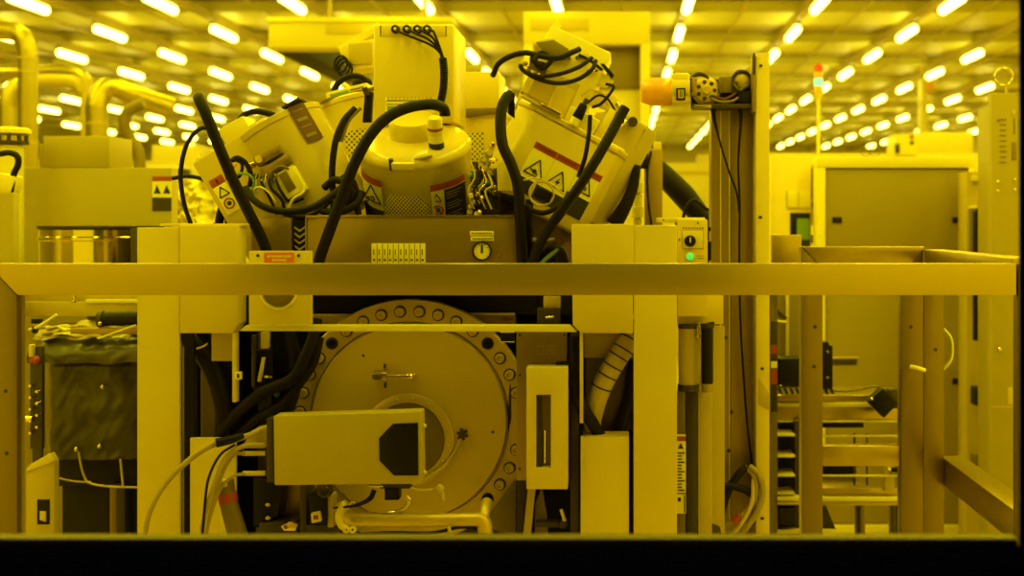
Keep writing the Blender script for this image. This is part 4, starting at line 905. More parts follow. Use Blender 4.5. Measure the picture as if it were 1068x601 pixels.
t = thing('fitting_cluster', 'crowded small fittings and thin tubes low between centre canister and dropping hose', 'fittings', P(503, 226, 3.3))
m = MB(px(3.29)); m.use(DARK).box(487, 206, 520, 228, 6, 14, .8); m.build('backing', t)
for i in range(22):
    x, y, r = 489 + random.random() * 27, 158 + random.random() * 66, 1.5 + random.random() * 2
    b = MB(px(3.27)); b.use(random.choice((BRASS, TAN, CREAM2, DARK, BROWN, CHROME, GREENM, BEIGE))).lathe([(r * .7, -6), (r, 0), (r, 2.5), (r * .6, 4)], (x, y, 8), (random.uniform(-.5, .5), random.uniform(-.5, .3), -1), seg=12); b.build('fitting', t)
for i in range(5):
    x = 490 + i * 6; m = MB(px(3.27)); m.use((TAN, BLACK, BRASS, CREAM2, BLACK)[i]).tube([(x, 168 + i * 4, 6), (x + 5, 184 + i * 3, 2), (x - 2, 200, 1), (x + 4, 218, 5)], .9 + .2 * (i % 2), seg=8); m.build('thin_tube', t)
t = thing('plug_cluster', 'small pale plugs and dark blocks in the cable knot on the power box', 'plugs', P(560, 78, 3.66))
m = MB(px(3.66)); m.use(BROWN).prism([(553, 60), (572, 66), (568, 80), (550, 74)], 2, 12, .6); m.build('block', t)
for x, y, r, mm in ((548, 66, 3, TAN), (553, 72, 2.6, CHROME), (559, 76, 2.6, TAN), (566, 79, 2.4, BRASS), (572, 60, 2.4, DARK), (580, 61, 2.6, DARK), (556, 64, 2.2, BRASS)):
    b = MB(px(3.66)); b.use(mm).cyl((x, y, 4), (x - 4, y - 1, -3), r, r * .7, seg=10); b.build('plug', t)
t = thing('top_bracket', 'pale bracket with dark clips above the rearmost right canister', 'bracket', P(625, 108, 3.72))
m = MB(px(3.72)); m.use(CREAM2).prism([(606, 78), (630, 76), (640, 84), (632, 90), (612, 88)], 4, 16, .8); m.use(CREAM).prism([(600, 92), (640, 96), (652, 112), (646, 118), (604, 104)], 10, 20, .8); m.build('plate', t)
m = MB(px(3.71)); m.use(BLACKP).prism([(626, 66), (630, 66), (641, 78), (638, 82)], 2, 8, .6); m.build('clip', t)
m = MB(px(3.71)); m.use(CHROME).cyl((644, 108, 2), (650, 116, -2), 3, 2.2, seg=14); m.build('fitting', t)
m = MB(px(3.71)); m.use(TAN).tube([(606, 100, 2), (616, 94, -2), (628, 98, -2), (634, 110, 0)], 1.2, seg=8); m.build('thin_tube', t)
# --- pipe clutter left of the tall box
t = thing('feed_assembly', 'pale angled bracket with black coils, left of the tall centre box', 'feed assembly', P(365, 95, 4.0))
m = MB(px(4.0)); m.use(CREAM).prism([(352, 49), (390, 40), (390, 70), (362, 73)], 0, 40, .8); m.use(CREAM2).prism([(350, 48), (392, 22), (393, 30), (362, 51)], 8, 40, .6); m.use(BEIGE).prism([(364, 46), (388, 44), (388, 66), (366, 68)], -2, 0, .4); m.build('bracket', t)
for i in range(3):
    b = MB(px(3.97)); b.use(BLACK).ring((354 + i * 2.5, 66 + i * 3, 6), (.5, 0, 1), 8.5, 1.3, seg=26); b.build('coil', t)
m = MB(px(3.9)); m.use(BLACKP).ball((376, 86, 8), (11, 8, 8)); m.use(CREAM2).cyl((358, 88, 0), (370, 97, 0), 3, seg=12); m.use(CREAM2).box(352, 98, 388, 104, 0, 20, .6); m.use(GREENM).box(350, 109, 368, 113, 0, 8, .4); m.build('connector_block', t)
t = thing('cable_drop', 'dark connector column with pale plugs beside the tall centre box', 'connector', P(384, 140, 3.6))
m = MB(px(3.6)); m.use(BLACKP).prism([(381, 94), (389, 96), (387, 128), (378, 128)], -2, 6, 1); m.use(DARK).cyl((384, 100, -3), (381, 92, -4), 3, seg=10); m.build('plug', t)
m = MB(px(3.6)); m.use(TAN).prism([(380, 128), (394, 128), (391, 146), (383, 148)], -2, 8, 1.2); m.use(BRASS).ball((394, 117, -4), (3.5, 3.5, 3)); m.build('socket', t)

# --- the thick hoses over the top
for lab, Y, pts, r in (
    ('thick black hose rising from the stop box over the left canister', 3.22, [(284, 280, -2), (276, 250, -8), (266, 222, -20), (255, 190, -34), (244, 155, -46), (234, 126, -50), (226, 111, -46), (222, 106, -40)], 5.6),
    ('longest thick black hose arching from centre canister down to the gauge panel', 3.17, [(331, 290, 6), (334, 272, -4), (348, 240, -16), (362, 206, -22), (374, 176, -26), (388, 148, -24), (404, 127, -18), (424, 114, -8), (446, 108, 8), (457, 109.5, 24), (459, 114, 32), (459, 118, 33)], 5.8),
    ('thick black hose dropping from the rear right of the valve tree', 3.24, [(531, 97, 16), (527, 101, 12), (523, 112, 6), (522, 130, 0), (525, 152, -6), (534, 172, -8), (541, 195, -8), (543, 230, -6), (544, 262, 0), (545, 300, 6)], 5.8),
    ('thick black hose slanting across the right canister and its labels', 3.2, [(652, 113, -8), (644, 128, -12), (628, 158, -24), (610, 188, -28), (590, 216, -24), (572, 240, -10), (560, 262, -2), (552, 292, 6)], 5.4)):
    hose('thick_black_hose', lab, 'hose', BLACK, Y, pts, r, seg=18, n=10)
t = thing('black_bracket', 'black wedge bracket tucked in the bend of the thick dropping hose', 'bracket', P(533, 122, 3.3))
m = MB(px(3.28)); m.use(BLACKP).prism([(531, 97), (536, 96), (536, 123), (529, 118)], 4, 12, .4); m.build('wedge', t)
hose('black_hose', 'black hose running down beside the slanted hose into the slot', 'hose', BLACK, 3.26, [(552, 208, 2), (552, 240, 4), (556, 280, 6), (560, 320, 10)], 4.2)
hose('black_hose', 'sagging black hose across the foot of the left canister', 'hose', BLACK, 3.26, [(256, 196, 0), (266, 208, -8), (282, 217, -14), (305, 221, -16), (328, 217, -12), (344, 206, -4), (356, 195, 4)], 3.6)
hose('black_hose', 'upright black hose between the left canister and the centre one', 'hose', BLACK, 3.35, [(368, 112, 10), (358, 126, 2), (351, 148, -4), (348, 175, -6), (348, 196, -4), (352, 212, 0)], 3.4)
hose('black_hose', 'thinner tan edged hose beside the upright black hose', 'hose', BROWN, 3.36, [(374, 112, 8), (363, 126, 2), (356, 148, -2)], 2.2)
hose('black_hose', 'dark hose coil behind the label on the centre canister left side', 'hose', BLACK, 3.3, [(352, 190, 6), (362, 184, 2), (370, 196, 2), (366, 212, 4), (354, 218, 4), (344, 210, 8)], 3.6)
hose('black_hose', 'thin black hose arching left of the left canister', 'hose', BLACK, 3.6, [(222, 136, 0), (212, 134, -4), (202, 143, -6), (194, 160, -6), (190, 185, -4), (192, 212, 0), (199, 238, 4)], 2.3)
hose('black_hose', 'thin black hose running behind the arching one towards the left canister', 'hose', BLACK, 3.75, [(180, 186, 0), (196, 184, -2), (212, 187, -2), (222, 196, 0), (230, 212, 4), (236, 240, 4), (236, 300, 4), (236, FL(3.75), 4)], 2.2)
hose('black_hose', 'short stout black hose standing on the left corner cover', 'hose', BLACK, 3.4, [(233, 206, 10), (230, 218, 4), (227, 234, 4), (226, 246, 8)], 4.4)
hose('black_hose', 'black hose bulging over the top of the left canister', 'hose', BLACK, 3.7, [(244, 160, 0), (247, 134, 0), (254, 122, -4), (266, 117, -6), (278, 118, -4), (290, 124, 0), (297, 145, 4), (300, 190, 6), (300, 255, 6)], 3.2)
hose('black_hose', 'black hose looping beside the feed assembly', 'hose', BLACK, 3.85, [(350, 118, 4), (348, 104, 0), (351, 92, -4), (360, 83, -6), (374, 80, -4), (384, 86, 2)], 3.4)
hose('black_hose', 'thin dark hose down the right canister to the slot', 'hose', BLACK, 3.22, [(616, 122, -20), (615, 140, -22), (611, 165, -24), (604, 186, -24)], 2.4)
t = thing('seal_ring', 'dark oval seal lying on the left corner cover', 'seal', P(228, 234, 3.4))
m = MB(px(3.4)); m.use(BLACK).ring((227, 236.5, 0), (0, 1, 0), 14, 3, seg=30); m.build('ring', t)
t = thing('green_strap_bundle', 'dark bundle with a green strap beside the right corner cover', 'cable bundle', P(575, 290, 3.2))
m = MB(px(3.2)); m.use(BLACK).tube([(560, 300, 14), (568, 272, 8), (580, 262, 6), (586, 280, 10)], 8, seg=12); m.use(GREENM).tube([(563, 276, 0), (572, 268, -2), (582, 260, 0)], 2.2, seg=8); m.use(BROWN).tube([(556, 250, 10), (566, 252, 4), (578, 250, 6)], 2.4, seg=8); m.build('bundle', t)
# support plates that carry the canisters
t = thing('chamber_deck', 'brown steel chamber deck under the tilted canisters', 'chamber deck', P(430, 330, 3.8))
m = MB(px(3.5)); m.use(SHEET).box(272, 236, 620, 300, 12, 240, 1); m.build('plate', t)
m = MB(px(3.5)); m.use(SHEET).box(300, 222, 350, 240, 30, 90, 1); m.box(540, 226, 620, 240, 20, 110, 1); m.build('saddle', t)

# dark cable knot between the left and centre canisters, and small wires
for lab, pts, r in (('dark cable knot behind the longest thick hose, upper strand', [(338, 196, 0), (350, 188, -4), (362, 192, -6), (368, 202, -4), (360, 214, -2), (346, 216, 0)], 4.0),
        ('dark cable knot behind the longest thick hose, lower strand', [(330, 216, 0), (344, 222, -4), (360, 220, -6), (372, 212, -2), (376, 200, 4)], 4.4),
        ('dark cable rising beside the left label of the centre canister', [(374, 224, 2), (370, 208, 0), (364, 196, 2), (366, 182, 8)], 3.2),
        ('black cable slipping under the left canister foot', [(300, 224, 0), (318, 226, -4), (334, 220, -4), (346, 208, -2)], 2.6)):
    hose('black_cable', lab, 'cable', BLACK, 3.3, pts, r, seg=10)
for lab, mm, pts, r in (('brown wire running up the face of the left canister', BROWN, [(296, 190, -54), (302, 180, -56), (310, 176, -54), (318, 180, -50)], 1.3),
        ('dark wire coiled round the orange wire end', BLACK, [(258, 190, -60), (256, 178, -62), (263, 170, -62), (272, 174, -60), (270, 186, -60), (262, 188, -60)], 1.6),
        ('second green wire below the first on the left canister', GREENM, [(272, 196, -60), (278, 204, -60), (284, 202, -58), (288, 194, -56)], 1.2),
        ('white wire crossing the black wires at the left canister foot', WHITE, [(280, 200, -58), (290, 197, -60), (298, 202, -58), (304, 212, -54)], .9)):
    hose('wire', lab, 'wire', mm, 3.45, pts, r, seg=8)
# ------------------------------------------------------------------ right of the machine
t = thing('operator_switch_box', 'cream control box with black rotary switch and green lit button, right of the machine', 'control box', Vector((P(722, 0, 3.3).x, 3.3, 0)))
YS = 3.2
m = MB(px(YS)); m.use(CREAM).box(706.5, 229, 738, 330, 0, 60, .7); m.use(CREAM2).box(686, 227, 736, 232, 8, 60, .6); m.build('body', t)
m = MB(px(YS)); m.use(BEIGE).box(711, 240, 734, 260, -.8, 0, .2); m.use(CREAM2).box(712, 241, 733, 259, -1.2, -.6, .2); sp = m.build('switch_plate', t)
m = MB(px(YS)); m.use(BLACKP).lathe([(6, 0), (6, 3), (5, 4.5), (0.1, 4.5)], (719.5, 251.5, -1), (0, 0, -1), seg=30); m.use(WHITE).box(719, 247.5, 720.2, 253, -6, -5.2, .2); m.build('rotary_switch', sp)
m = MB(px(YS)); m.use(BEIGE).lathe([(5.2, 0), (5.2, 2), (4.4, 2.6)], (719.5, 267.5, 0), (0, 0, -1), seg=26); m.use(LEDG).lathe([(4.2, 2), (4, 4), (2, 5), (0.1, 5.2)], (719.5, 267.5, 0), (0, 0, -1), seg=26); m.build('green_button', t)
m = MB(px(YS)); m.use(BROWN)
for i in range(8): m.box(712 + i * 2.9, 237.4, 713.6 + i * 2.9, 238.6, -.4, .1, 0)
for i in range(4): m.box(727 + i * 2, 266.5, 728 + i * 2, 267.5, -.4, .1, 0); m.box(727 + i * 2, 269, 728 + i * 2, 270, -.4, .1, 0)
m.build('lettering', t)
for x, y in ((708.6, 250), (731.5, 251.5), (728, 232.6), (692, 229.5)):
    b = MB(px(YS)); b.use(DARK).lathe([(1, 0), (.8, .6)], (x, y, -.4 if x > 710 else 0), (0, 0, -1), seg=10); b.build('screw', t)
m = MB(px(YS)); m.use(BLACKP).box(738.5, 252, 742, 272, 2, 30, .4); m.box(738.5, 237, 741.5, 241, 2, 20, .4); m.build('side_connector', t)
m = MB(px(YS)); m.use(BEIGE).box(711, 345, 760, FL(YS), 48, 54, .5); m.use(CREAM).box(706, 308, 757, 341, 30, 40, .4); m.build('back_plate', t)
m = MB(px(YS)); m.use(DARK).prism([(726, 309), (730, 309), (728, 321), (725, 321)], 26, 31, .3); m.build('slot', t)

# gas cylinder actuator and black damper
t = thing('pneumatic_cylinder', 'tan pneumatic cylinder with dark end caps beside the right column', 'cylinder', Vector((P(720, 0, 3.25).x, 3.25, 0)))
m = MB(px(3.22)); m.use(BEIGE).lathe([(10.5, 0), (10.5, 62)], (719, 403, 18), (0, -1, 0), seg=36); m.build('barrel', t)
m = MB(px(3.22)); m.use(DARK).lathe([(11.5, 0), (11.5, 7)], (719, 410, 18), (0, -1, 0), seg=36); m.build('end_cap', t)
m = MB(px(3.22)); m.use(DARK).lathe([(11, 0), (11, 4)], (719, 344, 18), (0, -1, 0), seg=36); m.build('end_cap', t)
m = MB(px(3.22)); m.use(BROWN).box(707, 410, 716, FL(3.22), 16, 30, .6); m.use(DARK).box(717, 410, 728, FL(3.22), 14, 30, .6); m.use(BEIGE).box(729, 408, 744, FL(3.22), 18, 30, .6); m.build('guide_rail', t)
m = MB(px(3.22)); m.use(CHROME).cyl((728.5, 341, 10), (728.5, 352, 10), 1.5, seg=10); m.use(CHROME).lathe([(3, 0), (3, 3)], (728.5, 353, 10), (0, -1, 0), seg=12); m.build('rod', t)
t = thing('black_damper', 'upright black damper cylinder with a clear end, next to the pneumatic cylinder', 'damper', P(739, 412, 3.24))
m = MB(px(3.2)); m.use(BLACKP).lathe([(6, 0), (6.4, 1), (6.4, 62), (5.5, 63)], (738.5, 402, 14), (0, -1, 0), seg=28); m.build('barrel', t)
m = MB(px(3.2)); m.use(DARK).lathe([(7, 0), (7, 4)], (739, 343, 14), (0, -1, 0), seg=20); m.cyl((739, 339, 12), (746, 338, 12), 1.6, seg=8); m.build('end_fitting', t)
m = MB(px(3.2)); m.use(CLEARP).lathe([(5, 0), (6, 3), (6, 9)], (738.5, 411, 14), (0, -1, 0), seg=20); m.build('end_fitting', t)
# scale with red heading
t = thing('instruction_strip', 'tall pale sticker strip with red heading on the guide rail, lower right of machine', 'sticker', P(711, 541, 3.2))
m = MB(px(3.19)); m.use(WHITE).box(706.5, 457, 716.5, 519, 20, 20.6, 0); m.box(706.5, 520.5, 716.5, 541, 20, 20.6, 0); m.use(RED).box(706.5, 459, 716.5, 464, 19.6, 20.2, 0); m.build('strip', t)
m = MB(px(3.19)); m.use(INK).prism([(711, 466), (714, 472), (708, 472)], 19.5, 20)
for i in range(13): m.box(707.6, 476 + i * 3.3, 707.6 + (4.5 if i % 3 else 7.5), 477.3 + i * 3.3, 19.5, 20, 0)
m.box(714.5, 521, 715.6, 540, 19.5, 20, 0); m.box(708, 524, 711, 528, 19.5, 20, 0); m.use(BROWN)
for i in range(8): m.box(706.8, 440 + i * 2, 714, 440.8 + i * 2, 19.6, 20.4, 0)
m.build('lettering', t)
# tower
YT = 3.5
t = thing('lift_tower', 'tall grooved steel tower with a cream side plate, right of the machine', 'tower', Vector((P(768, 0, 3.55).x, 3.55, 0)))
m = MB(px(YT)); m.use(SHEET); top = 111
pts = [(742, 0), (751, 0), (751, 3), (754, 3), (754, 0), (761, 0), (761, 3), (764, 3), (764, 0), (772, 0), (789, 0)]
m.column([(742, 34), (742, 0), (751, 0), (751, 4), (753, 4), (753, 0), (760, 0), (760, 4), (762.5, 4), (762.5, 1), (770, 1), (770, 2), (789, 2), (789, 34)], top, FL(YT)); m.build('column', t)
m = MB(px(YT)); m.use(CREAM2).box(751.2, top, 752.3, FL(YT), -.4, 3.9, 0); m.box(760.3, top, 761.4, FL(YT), -.4, 3.9, 0); m.build('groove_edge', t)
m = MB(px(3.42)); m.use(CREAM).box(788.5, 55, 802.5, FL(3.42), 0, 30, .5); sp = m.build('side_plate', t)
for x, y in ((793.5, 68.5), (793, 226.5), (795, 384.5), (795, 541)):
    b = MB(px(3.42)); b.use(INK).tube([(x - 1.6, y, -.1), (x + 1.6, y, -.1)], 1.3, seg=12, n=1); b.build('slot_hole', sp)
m = MB(px(3.42)); m.use(BEIGE).prism([(791, 394), (802, 410), (802, 428), (791, 422)], -.8, 0, .2); m.build('bent_tab', sp)
m = MB(px(3.42)); m.use(SHEET).box(784, 58, 788, 117, -2, 10, .4); m.use(DARK).box(785, 56, 787.5, 78, -3, 0, .3); m.build('edge_bracket', t)
for x, y in ((757, 352), (763, 430), (760, 470)):
    b = MB(px(YT)); b.use(DARK).ball((x, y, -.5), (2, 2, 1.2)); b.build('screw', t)
# motor on the tower
t = thing('lift_motor', 'gear motor with an orange end cap lying on top of the lift tower', 'motor', P(735, 111, 3.45))
YQ = 3.42
m = MB(px(YQ)); m.use(ORANGEC).lathe([(12.5, -1), (14.6, 2), (15, 12), (15, 22), (11.5, 32), (9, 33.5)], (702, 93.5, 20), (-1, 0, 0), seg=40); m.build('orange_cap', t)
m = MB(px(YQ)); m.use(CREAM).lathe([(15.5, 0), (15.5, 19), (14, 20)], (720, 91, 20), (-1, 0, 0), seg=40); m.box(701, 75, 720, 107, 7, 33, 3); m.build('motor_body', t)
m = MB(px(YQ)); m.use(BLACKP).box(705.5, 91.5, 715, 104, 3.4, 7.2, .4); m.use(BEIGE).box(707.3, 93.2, 713.4, 102.2, 3.0, 3.6, .2); m.use(BLACKP).box(709.2, 94, 709.9, 101, 2.8, 3.1, 0); m.box(711, 94, 711.7, 101, 2.8, 3.1, 0); m.build('terminal_window', t)
m = MB(px(YQ)); m.use(DARK).box(722, 80, 786, 111, 20, 30, .8); m.box(723, 108, 786, 112.5, 2, 30, .5); m.use(STEEL).box(724, 109.5, 742, 113, 0, 4, .4); gb = m.build('gear_frame', t)
m = MB(px(YQ)); m.use(DOORM).lathe([(15, 0), (15, 5), (12, 6.5), (12, 8), (5, 9), (4, 12), (0.1, 12)], (737.5, 93, 20), (0, 0, -1), seg=36); m.use(DARK)
for i in range(7):
    a = i * 2 * PI / 7; m.lathe([(2.3, 0), (2.3, 1)], (737.5 + 8.8 * math.cos(a), 93 + 8.8 * math.sin(a), 12.2), (0, 0, -1), seg=10)
m.use(DARK).ring((731, 84, 16), (0, 0, 1), 9, 2.5, seg=26); m.build('gear_wheel', gb)
m = MB(px(YQ)); m.use(DOORM).lathe([(10, 0), (10, 4), (7, 6), (0.1, 6)], (776, 83, 20), (0, 0, -1), seg=30); m.use(DARK).ring((775, 82, 14), (0, 0, 1), 9.6, 1.8, seg=28); m.build('pulley', gb)
m = MB(px(YQ)); m.use(BROWN).box(751, 79, 764, 96, 8, 22, .8); m.use(DARK).box(764, 84, 770, 98, 6, 20, .8); m.use(BLACKP).box(770, 95, 784, 107, 4, 20, 1); m.build('sensor_block', gb)
m = MB(px(YQ)); m.use(SHEET).box(720, 79, 726, 99, 10, 24, .6); m.use(CHROME)
for y in (82, 86, 90, 94): m.lathe([(1.2, 0), (1.2, 2)], (721, y, 9.5), (0, 0, -1), seg=8)
m.build('coupling_plate', gb)
for lab, pts, mm in (('a', [(742, 102, 6), (752, 106, 3), (764, 105, 3), (772, 100, 6)], BROWN), ('b', [(744, 99, 8), (756, 103, 4), (768, 97, 5)], DRED), ('c', [(766, 88, 5), (771, 94, 2), (776, 92, 4)], DARK)):
    b = MB(px(YQ)); b.use(mm).tube(pts, 1.5, seg=8); b.build('motor_wire', gb)
hose('black_cable', 'thin black cable running down the lift tower to the floor', 'cable', BLACKP, 3.46, [(772, 112, 2), (772.5, 128, 0), (770, 170, 0), (771.5, 215, -1), (771, 260, -1), (772, 330, -1), (776, 400, -1), (780, 450, -1), (785, 490, 0), (786, 515, 2)], [3, 1.8, 1.2, 1.2, 1.2, 1.2, 1.3, 1.3, 1.3, 1.3], seg=10)
hose('black_cable', 'short black cable joining the long one on the lift tower', 'cable', BLACKP, 3.46, [(744, 112, 2), (744.5, 122, 0), (750, 145, 0), (760, 178, 0), (768, 200, -1), (771, 222, -1)], [3, 2.2, 1.2, 1.1, 1.1, 1.1], seg=10)
# tube bundle at the tower foot
for lab, mm, pts, r in (
    ('grey clear tube looping at the foot of the lift tower, outermost', CLEARP, [(782, 487, 4), (792, 497, 0), (795, 515, -2), (788, 535, -4), (772, 556, -4), (750, 580, 0)], 3.2),
    ('grey clear tube looping at the foot of the lift tower, inner', CLEARP, [(778, 488, 6), (787, 498, 2), (788, 518, 0), (776, 536, -2), (756, 548, -2), (738, 560, 2)], 3.0),
    ('tan tube rising at the foot of the lift tower', TAN, [(786, 500, 2), (783, 525, -4), (770, 548, -6), (752, 566, -4)], 2.2),
    ('dark hose crossing the tower foot level with the loop', BLACK, [(722, 512, 4), (742, 508, 0), (762, 507, 0), (778, 512, 2), (790, 522, 8)], 4.0),
    ('dark hose climbing from the floor clutter to the tower loop', BLACK, [(744, 560, 6), (752, 535, 2), (760, 512, 2), (772, 494, 4), (784, 488, 8)], 4.2),
    ('thin tan wire in the floor clutter at the machine foot', TAN, [(708, 548, 0), (718, 543, -4), (730, 550, -4), (740, 560, 0), (760, 556, 0)], 1.4)):
    hose('tube' if mm is not BLACK else 'black_hose', lab, 'tube', mm, 3.4, pts, r, seg=12)
b = MB(px(3.38)); b.use(RED).tube([(764, 543, -5), (771, 536, -6)], 3.8, seg=12, n=1); tag(b.build('red_tape'), 'red tape around the clear tube at the tower foot', 'tape')
t = thing('floor_clutter', 'dark heap of small fittings at the foot of the right column', 'fitting', P(725, 565, 3.35))
m = MB(px(3.3)); m.use(DARK).prism([(706, 545), (730, 542), (752, 552), (760, 590), (706, 590)], 10, 40, .8); m.use(CHROME).ball((733, 541, 6), 2); m.use(TAN).ball((722, 548, 4), (6, 3, 3)); m.build('body', t)
m = MB(px(3.3)); m.use(BEIGE).box(727, 524, 741, 533, 34, 40, .6); m.build('tab', t)

# ------------------------------------------------------------------ table with rollers, right
YA = 4.35
t = thing('roller_table', 'steel table with bright rails and shelves behind the right guard rail posts', 'table', Vector((P(870, 0, 4.5).x, 4.5, 0)))
FA = FL(YA)
def A(name, mm, x0, y0, x1, y1, w0=0, w1=60, bev=.4): return B(name, t, mm, YA, x0, y0, x1, y1, w0, w1, bev)
A('top_rail', STEEL, 806, 412.5, 945, 420); A('top_rail', CREAM2, 806, 420, 945, 424, -3, 4); A('apron', STEEL, 806, 424, 945, 438.5, 1, 10); A('apron_edge', CREAM2, 806, 438.5, 945, 440.6, -1, 8)
A('shade_bar', DARKER, 858, 441, 905, 450, 20, 50); A('wire_bar', CREAM2, 842, 454, 936, 456, 0, 2, .3)  # the dark bar is put in for the shade below the apron
m = MB(px(YA)); m.use(CREAM2).tube([(930, 455, 1), (936, 456, 1), (938.5, 461, 1)], 1.2, seg=8); m.build('bar_end', t)
A('wire_bar', CREAM2, 842, 495.5, 936, 497.5, 0, 2, .3); A('lower_shelf', STEEL, 858, 511, 938, 519, 8, 70); A('shelf_edge', CREAM2, 842, 519, 938, 522.5, -2, 6); A('shelf_lip', BEIGE, 842, 522.5, 938, 527.5, 0, 6)
A('foot_bar', CREAM2, 842, 553, 872, 557.5, 0, 6)
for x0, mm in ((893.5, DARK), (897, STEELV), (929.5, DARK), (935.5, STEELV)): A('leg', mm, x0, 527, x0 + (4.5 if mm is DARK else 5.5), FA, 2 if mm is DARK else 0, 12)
A('back_bar', DARK, 894.5, 456, 896.5, 511, 20, 24); A('back_bar', DARK, 908, 456, 909.5, 511, 20, 24); A('back_bar', BEIGE, 924, 486, 934, 514, 4, 14)
m = MB(px(YA)); m.use(DARK).prism([(858, 527), (862, 527), (874, 556), (858, 556)], 10, 20, .4); m.build('gusset', t)
m = MB(px(YA)); m.use(BLACKP).box(929, 488, 938, 492, -3, 4, .6); m.use(CHROME).ball((927, 489, -3), 2); m.build('bracket', t)
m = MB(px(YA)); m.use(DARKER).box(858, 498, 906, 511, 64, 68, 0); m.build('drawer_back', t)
# rack left of the first post
r_ = thing('shelf_rack', 'dark rack with several thin bright shelf edges between tower and first rail post', 'rack', Vector((P(825, 0, 4.4).x, 4.4, 0)))
m = MB(px(4.28)); m.use(DARKER).box(808, 442, 838, FL(4.28), 30, 40, 0); m.use(BROWN).box(804, 300, 811, FL(4.28), 0, 40, .5); m.use(DARK).box(830, 442, 838, FL(4.28), 8, 20, .4); m.build('frame', r_)
for y, h, mm in ((454, 2, CREAM2), (476, 2, CREAM2), (496, 2.2, CREAM2), (515, 1.6, TAN), (520, 4.5, CREAM2), (525, 3, BEIGE), (555, 4, TAN)):
    m = MB(px(4.28)); m.use(mm).box(810.5, y - h / 2, 829 if h < 3 else 834, y + h / 2, -2, 28, .3); m.build('shelf', r_)
m = MB(px(4.28)); m.use(DARKER).box(812, 530, 830, 548, -1, 20, 1); m.build('dark_bin', r_)
t = thing('black_control_box', 'square black box with a pale corner screw standing on the roller table', 'box', P(824, 403, 4.32))
m = MB(px(4.3)); m.use(BLACKP).box(812, 374, 838, 403, 0, 26, .8); m.build('housing', t)
for x, y in ((834, 395), (814, 402)):
    b = MB(px(4.3)); b.use(CHROME).ball((x, y, -.5), (1.6, 1.4, 1.4)); b.build('screw', t)
t = thing('roller_strip', 'striped roller strip lying along the front of the roller table', 'rollers', P(840, 412, 4.3))
m = MB(px(4.3)); m.use(TAN).box(810, 404.5, 868, 411.8, 2, 12, .4); m.use(INK)
for i in range(10): m.prism([(811 + i * 6, 405), (814.5 + i * 6, 405), (817 + i * 6, 411.5), (813.5 + i * 6, 411.5)], 1.4, 2.2)
m.build('strip', t)
t = thing('black_sensor_bar', 'upright black bar with two pale screws right of the first rail post', 'sensor', P(863, 410, 4.34))
m = MB(px(4.3)); m.use(BLACKP).prism([(857, 357), (864, 357), (865, 361), (868.5, 361), (868.5, 406), (857, 406)], 0, 12, .6); m.build('bar', t)
for y in (367, 394):
    b = MB(px(4.3)); b.use(SHEET).ball((863, y, -.2), (1.6, 1.6, 1)); b.build('screw', t)
t = thing('tilted_camera', 'black square camera module standing on its corner on the roller table', 'camera', P(920, 438, 4.3))
m = MB(px(4.25)); m.use(BLACKP).prism([(905, 419.5), (921, 405), (937, 421), (922, 436.5)], 0, 16, .8); m.build('housing', t)
m = MB(px(4.25)); m.use(DARK).box(928, 408, 939, 428, 10, 22, .6); m.build('mount', t)
m = MB(px(4.25)); m.use(CHROME).ball((909, 416, -1), 1.8); m.build('screw', t)
hose('brown_cable', 'thin brown cable running along the roller table to the black camera module', 'cable', BROWN, 4.3, [(870, 408, 4), (880, 408.5, 3), (896, 407, 3), (910, 404, 4), (918, 405, 6), (921, 410, 8)], 1.2)
t = thing('red_label_plate', 'narrow plate with red and white stickers beside the tower side plate', 'plate', P(808, 405, 4.2))
m = MB(px(4.2)); m.use(DARK).box(803.5, 335, 811, 430, 0, 6, .4); m.use(RED).box(804, 360, 810.5, 369, -.6, 0, 0); m.use(WHITE).box(804, 377, 810.5, 384, -.6, 0, 0); m.use(RED).box(804, 385, 810.5, 401, -.6, 0, 0); m.use(DRED).box(804, 369, 810.5, 373, -.6, 0, 0); m.build('plate', t)
t = thing('wire_basket', 'brown plate and bent bright rod in the upper bay between tower and first rail post', 'basket', P(824, 372, 4.6))
m = MB(px(4.6)); m.use(BROWN).box(806, 308, 840, FL(4.6), 14, 20, .4); m.use(TAN).box(821, 308, 824, 374, 8, 12, .3); m.build('panel', t)
m = MB(px(4.6)); m.use(CREAM2).tube([(806, 331, 0), (812, 335, 0), (820, 336, 0)], 1.2, seg=8); m.use(DARK).prism([(806, 318), (822, 332), (818, 334), (806, 325)], 2, 6, .3); m.build('rod', t)
hose('white_tube', 'pale bent tube end poking out beside the right back post', 'tube', WHITE, 3.76, [(949, 382, -2), (956, 383.5, -6), (963.5, 386, -4)], 2.2)
hose('white_tube', 'pale tube bowing out right of the second back post', 'tube', WHITE, 3.83, [(984, 343, 0), (991, 352, -1), (993, 364, -1), (991, 376, -1), (984, 385, 0)], 1.6)
t = thing('steel_duct', 'small shiny steel box behind the guard rail, left of its back corner', 'duct', Vector((P(820, 0, 4.25).x, 4.25, 0)))
m = MB(px(4.2)); m.use(STEEL).box(805, 245, 836, 300, 0, 12, .6); m.build('body', t)
m = MB(px(4.2)); m.use(BROWN).box(803.5, 300, 809, FL(4.2), 12, 20, .4); m.build('stand', t)

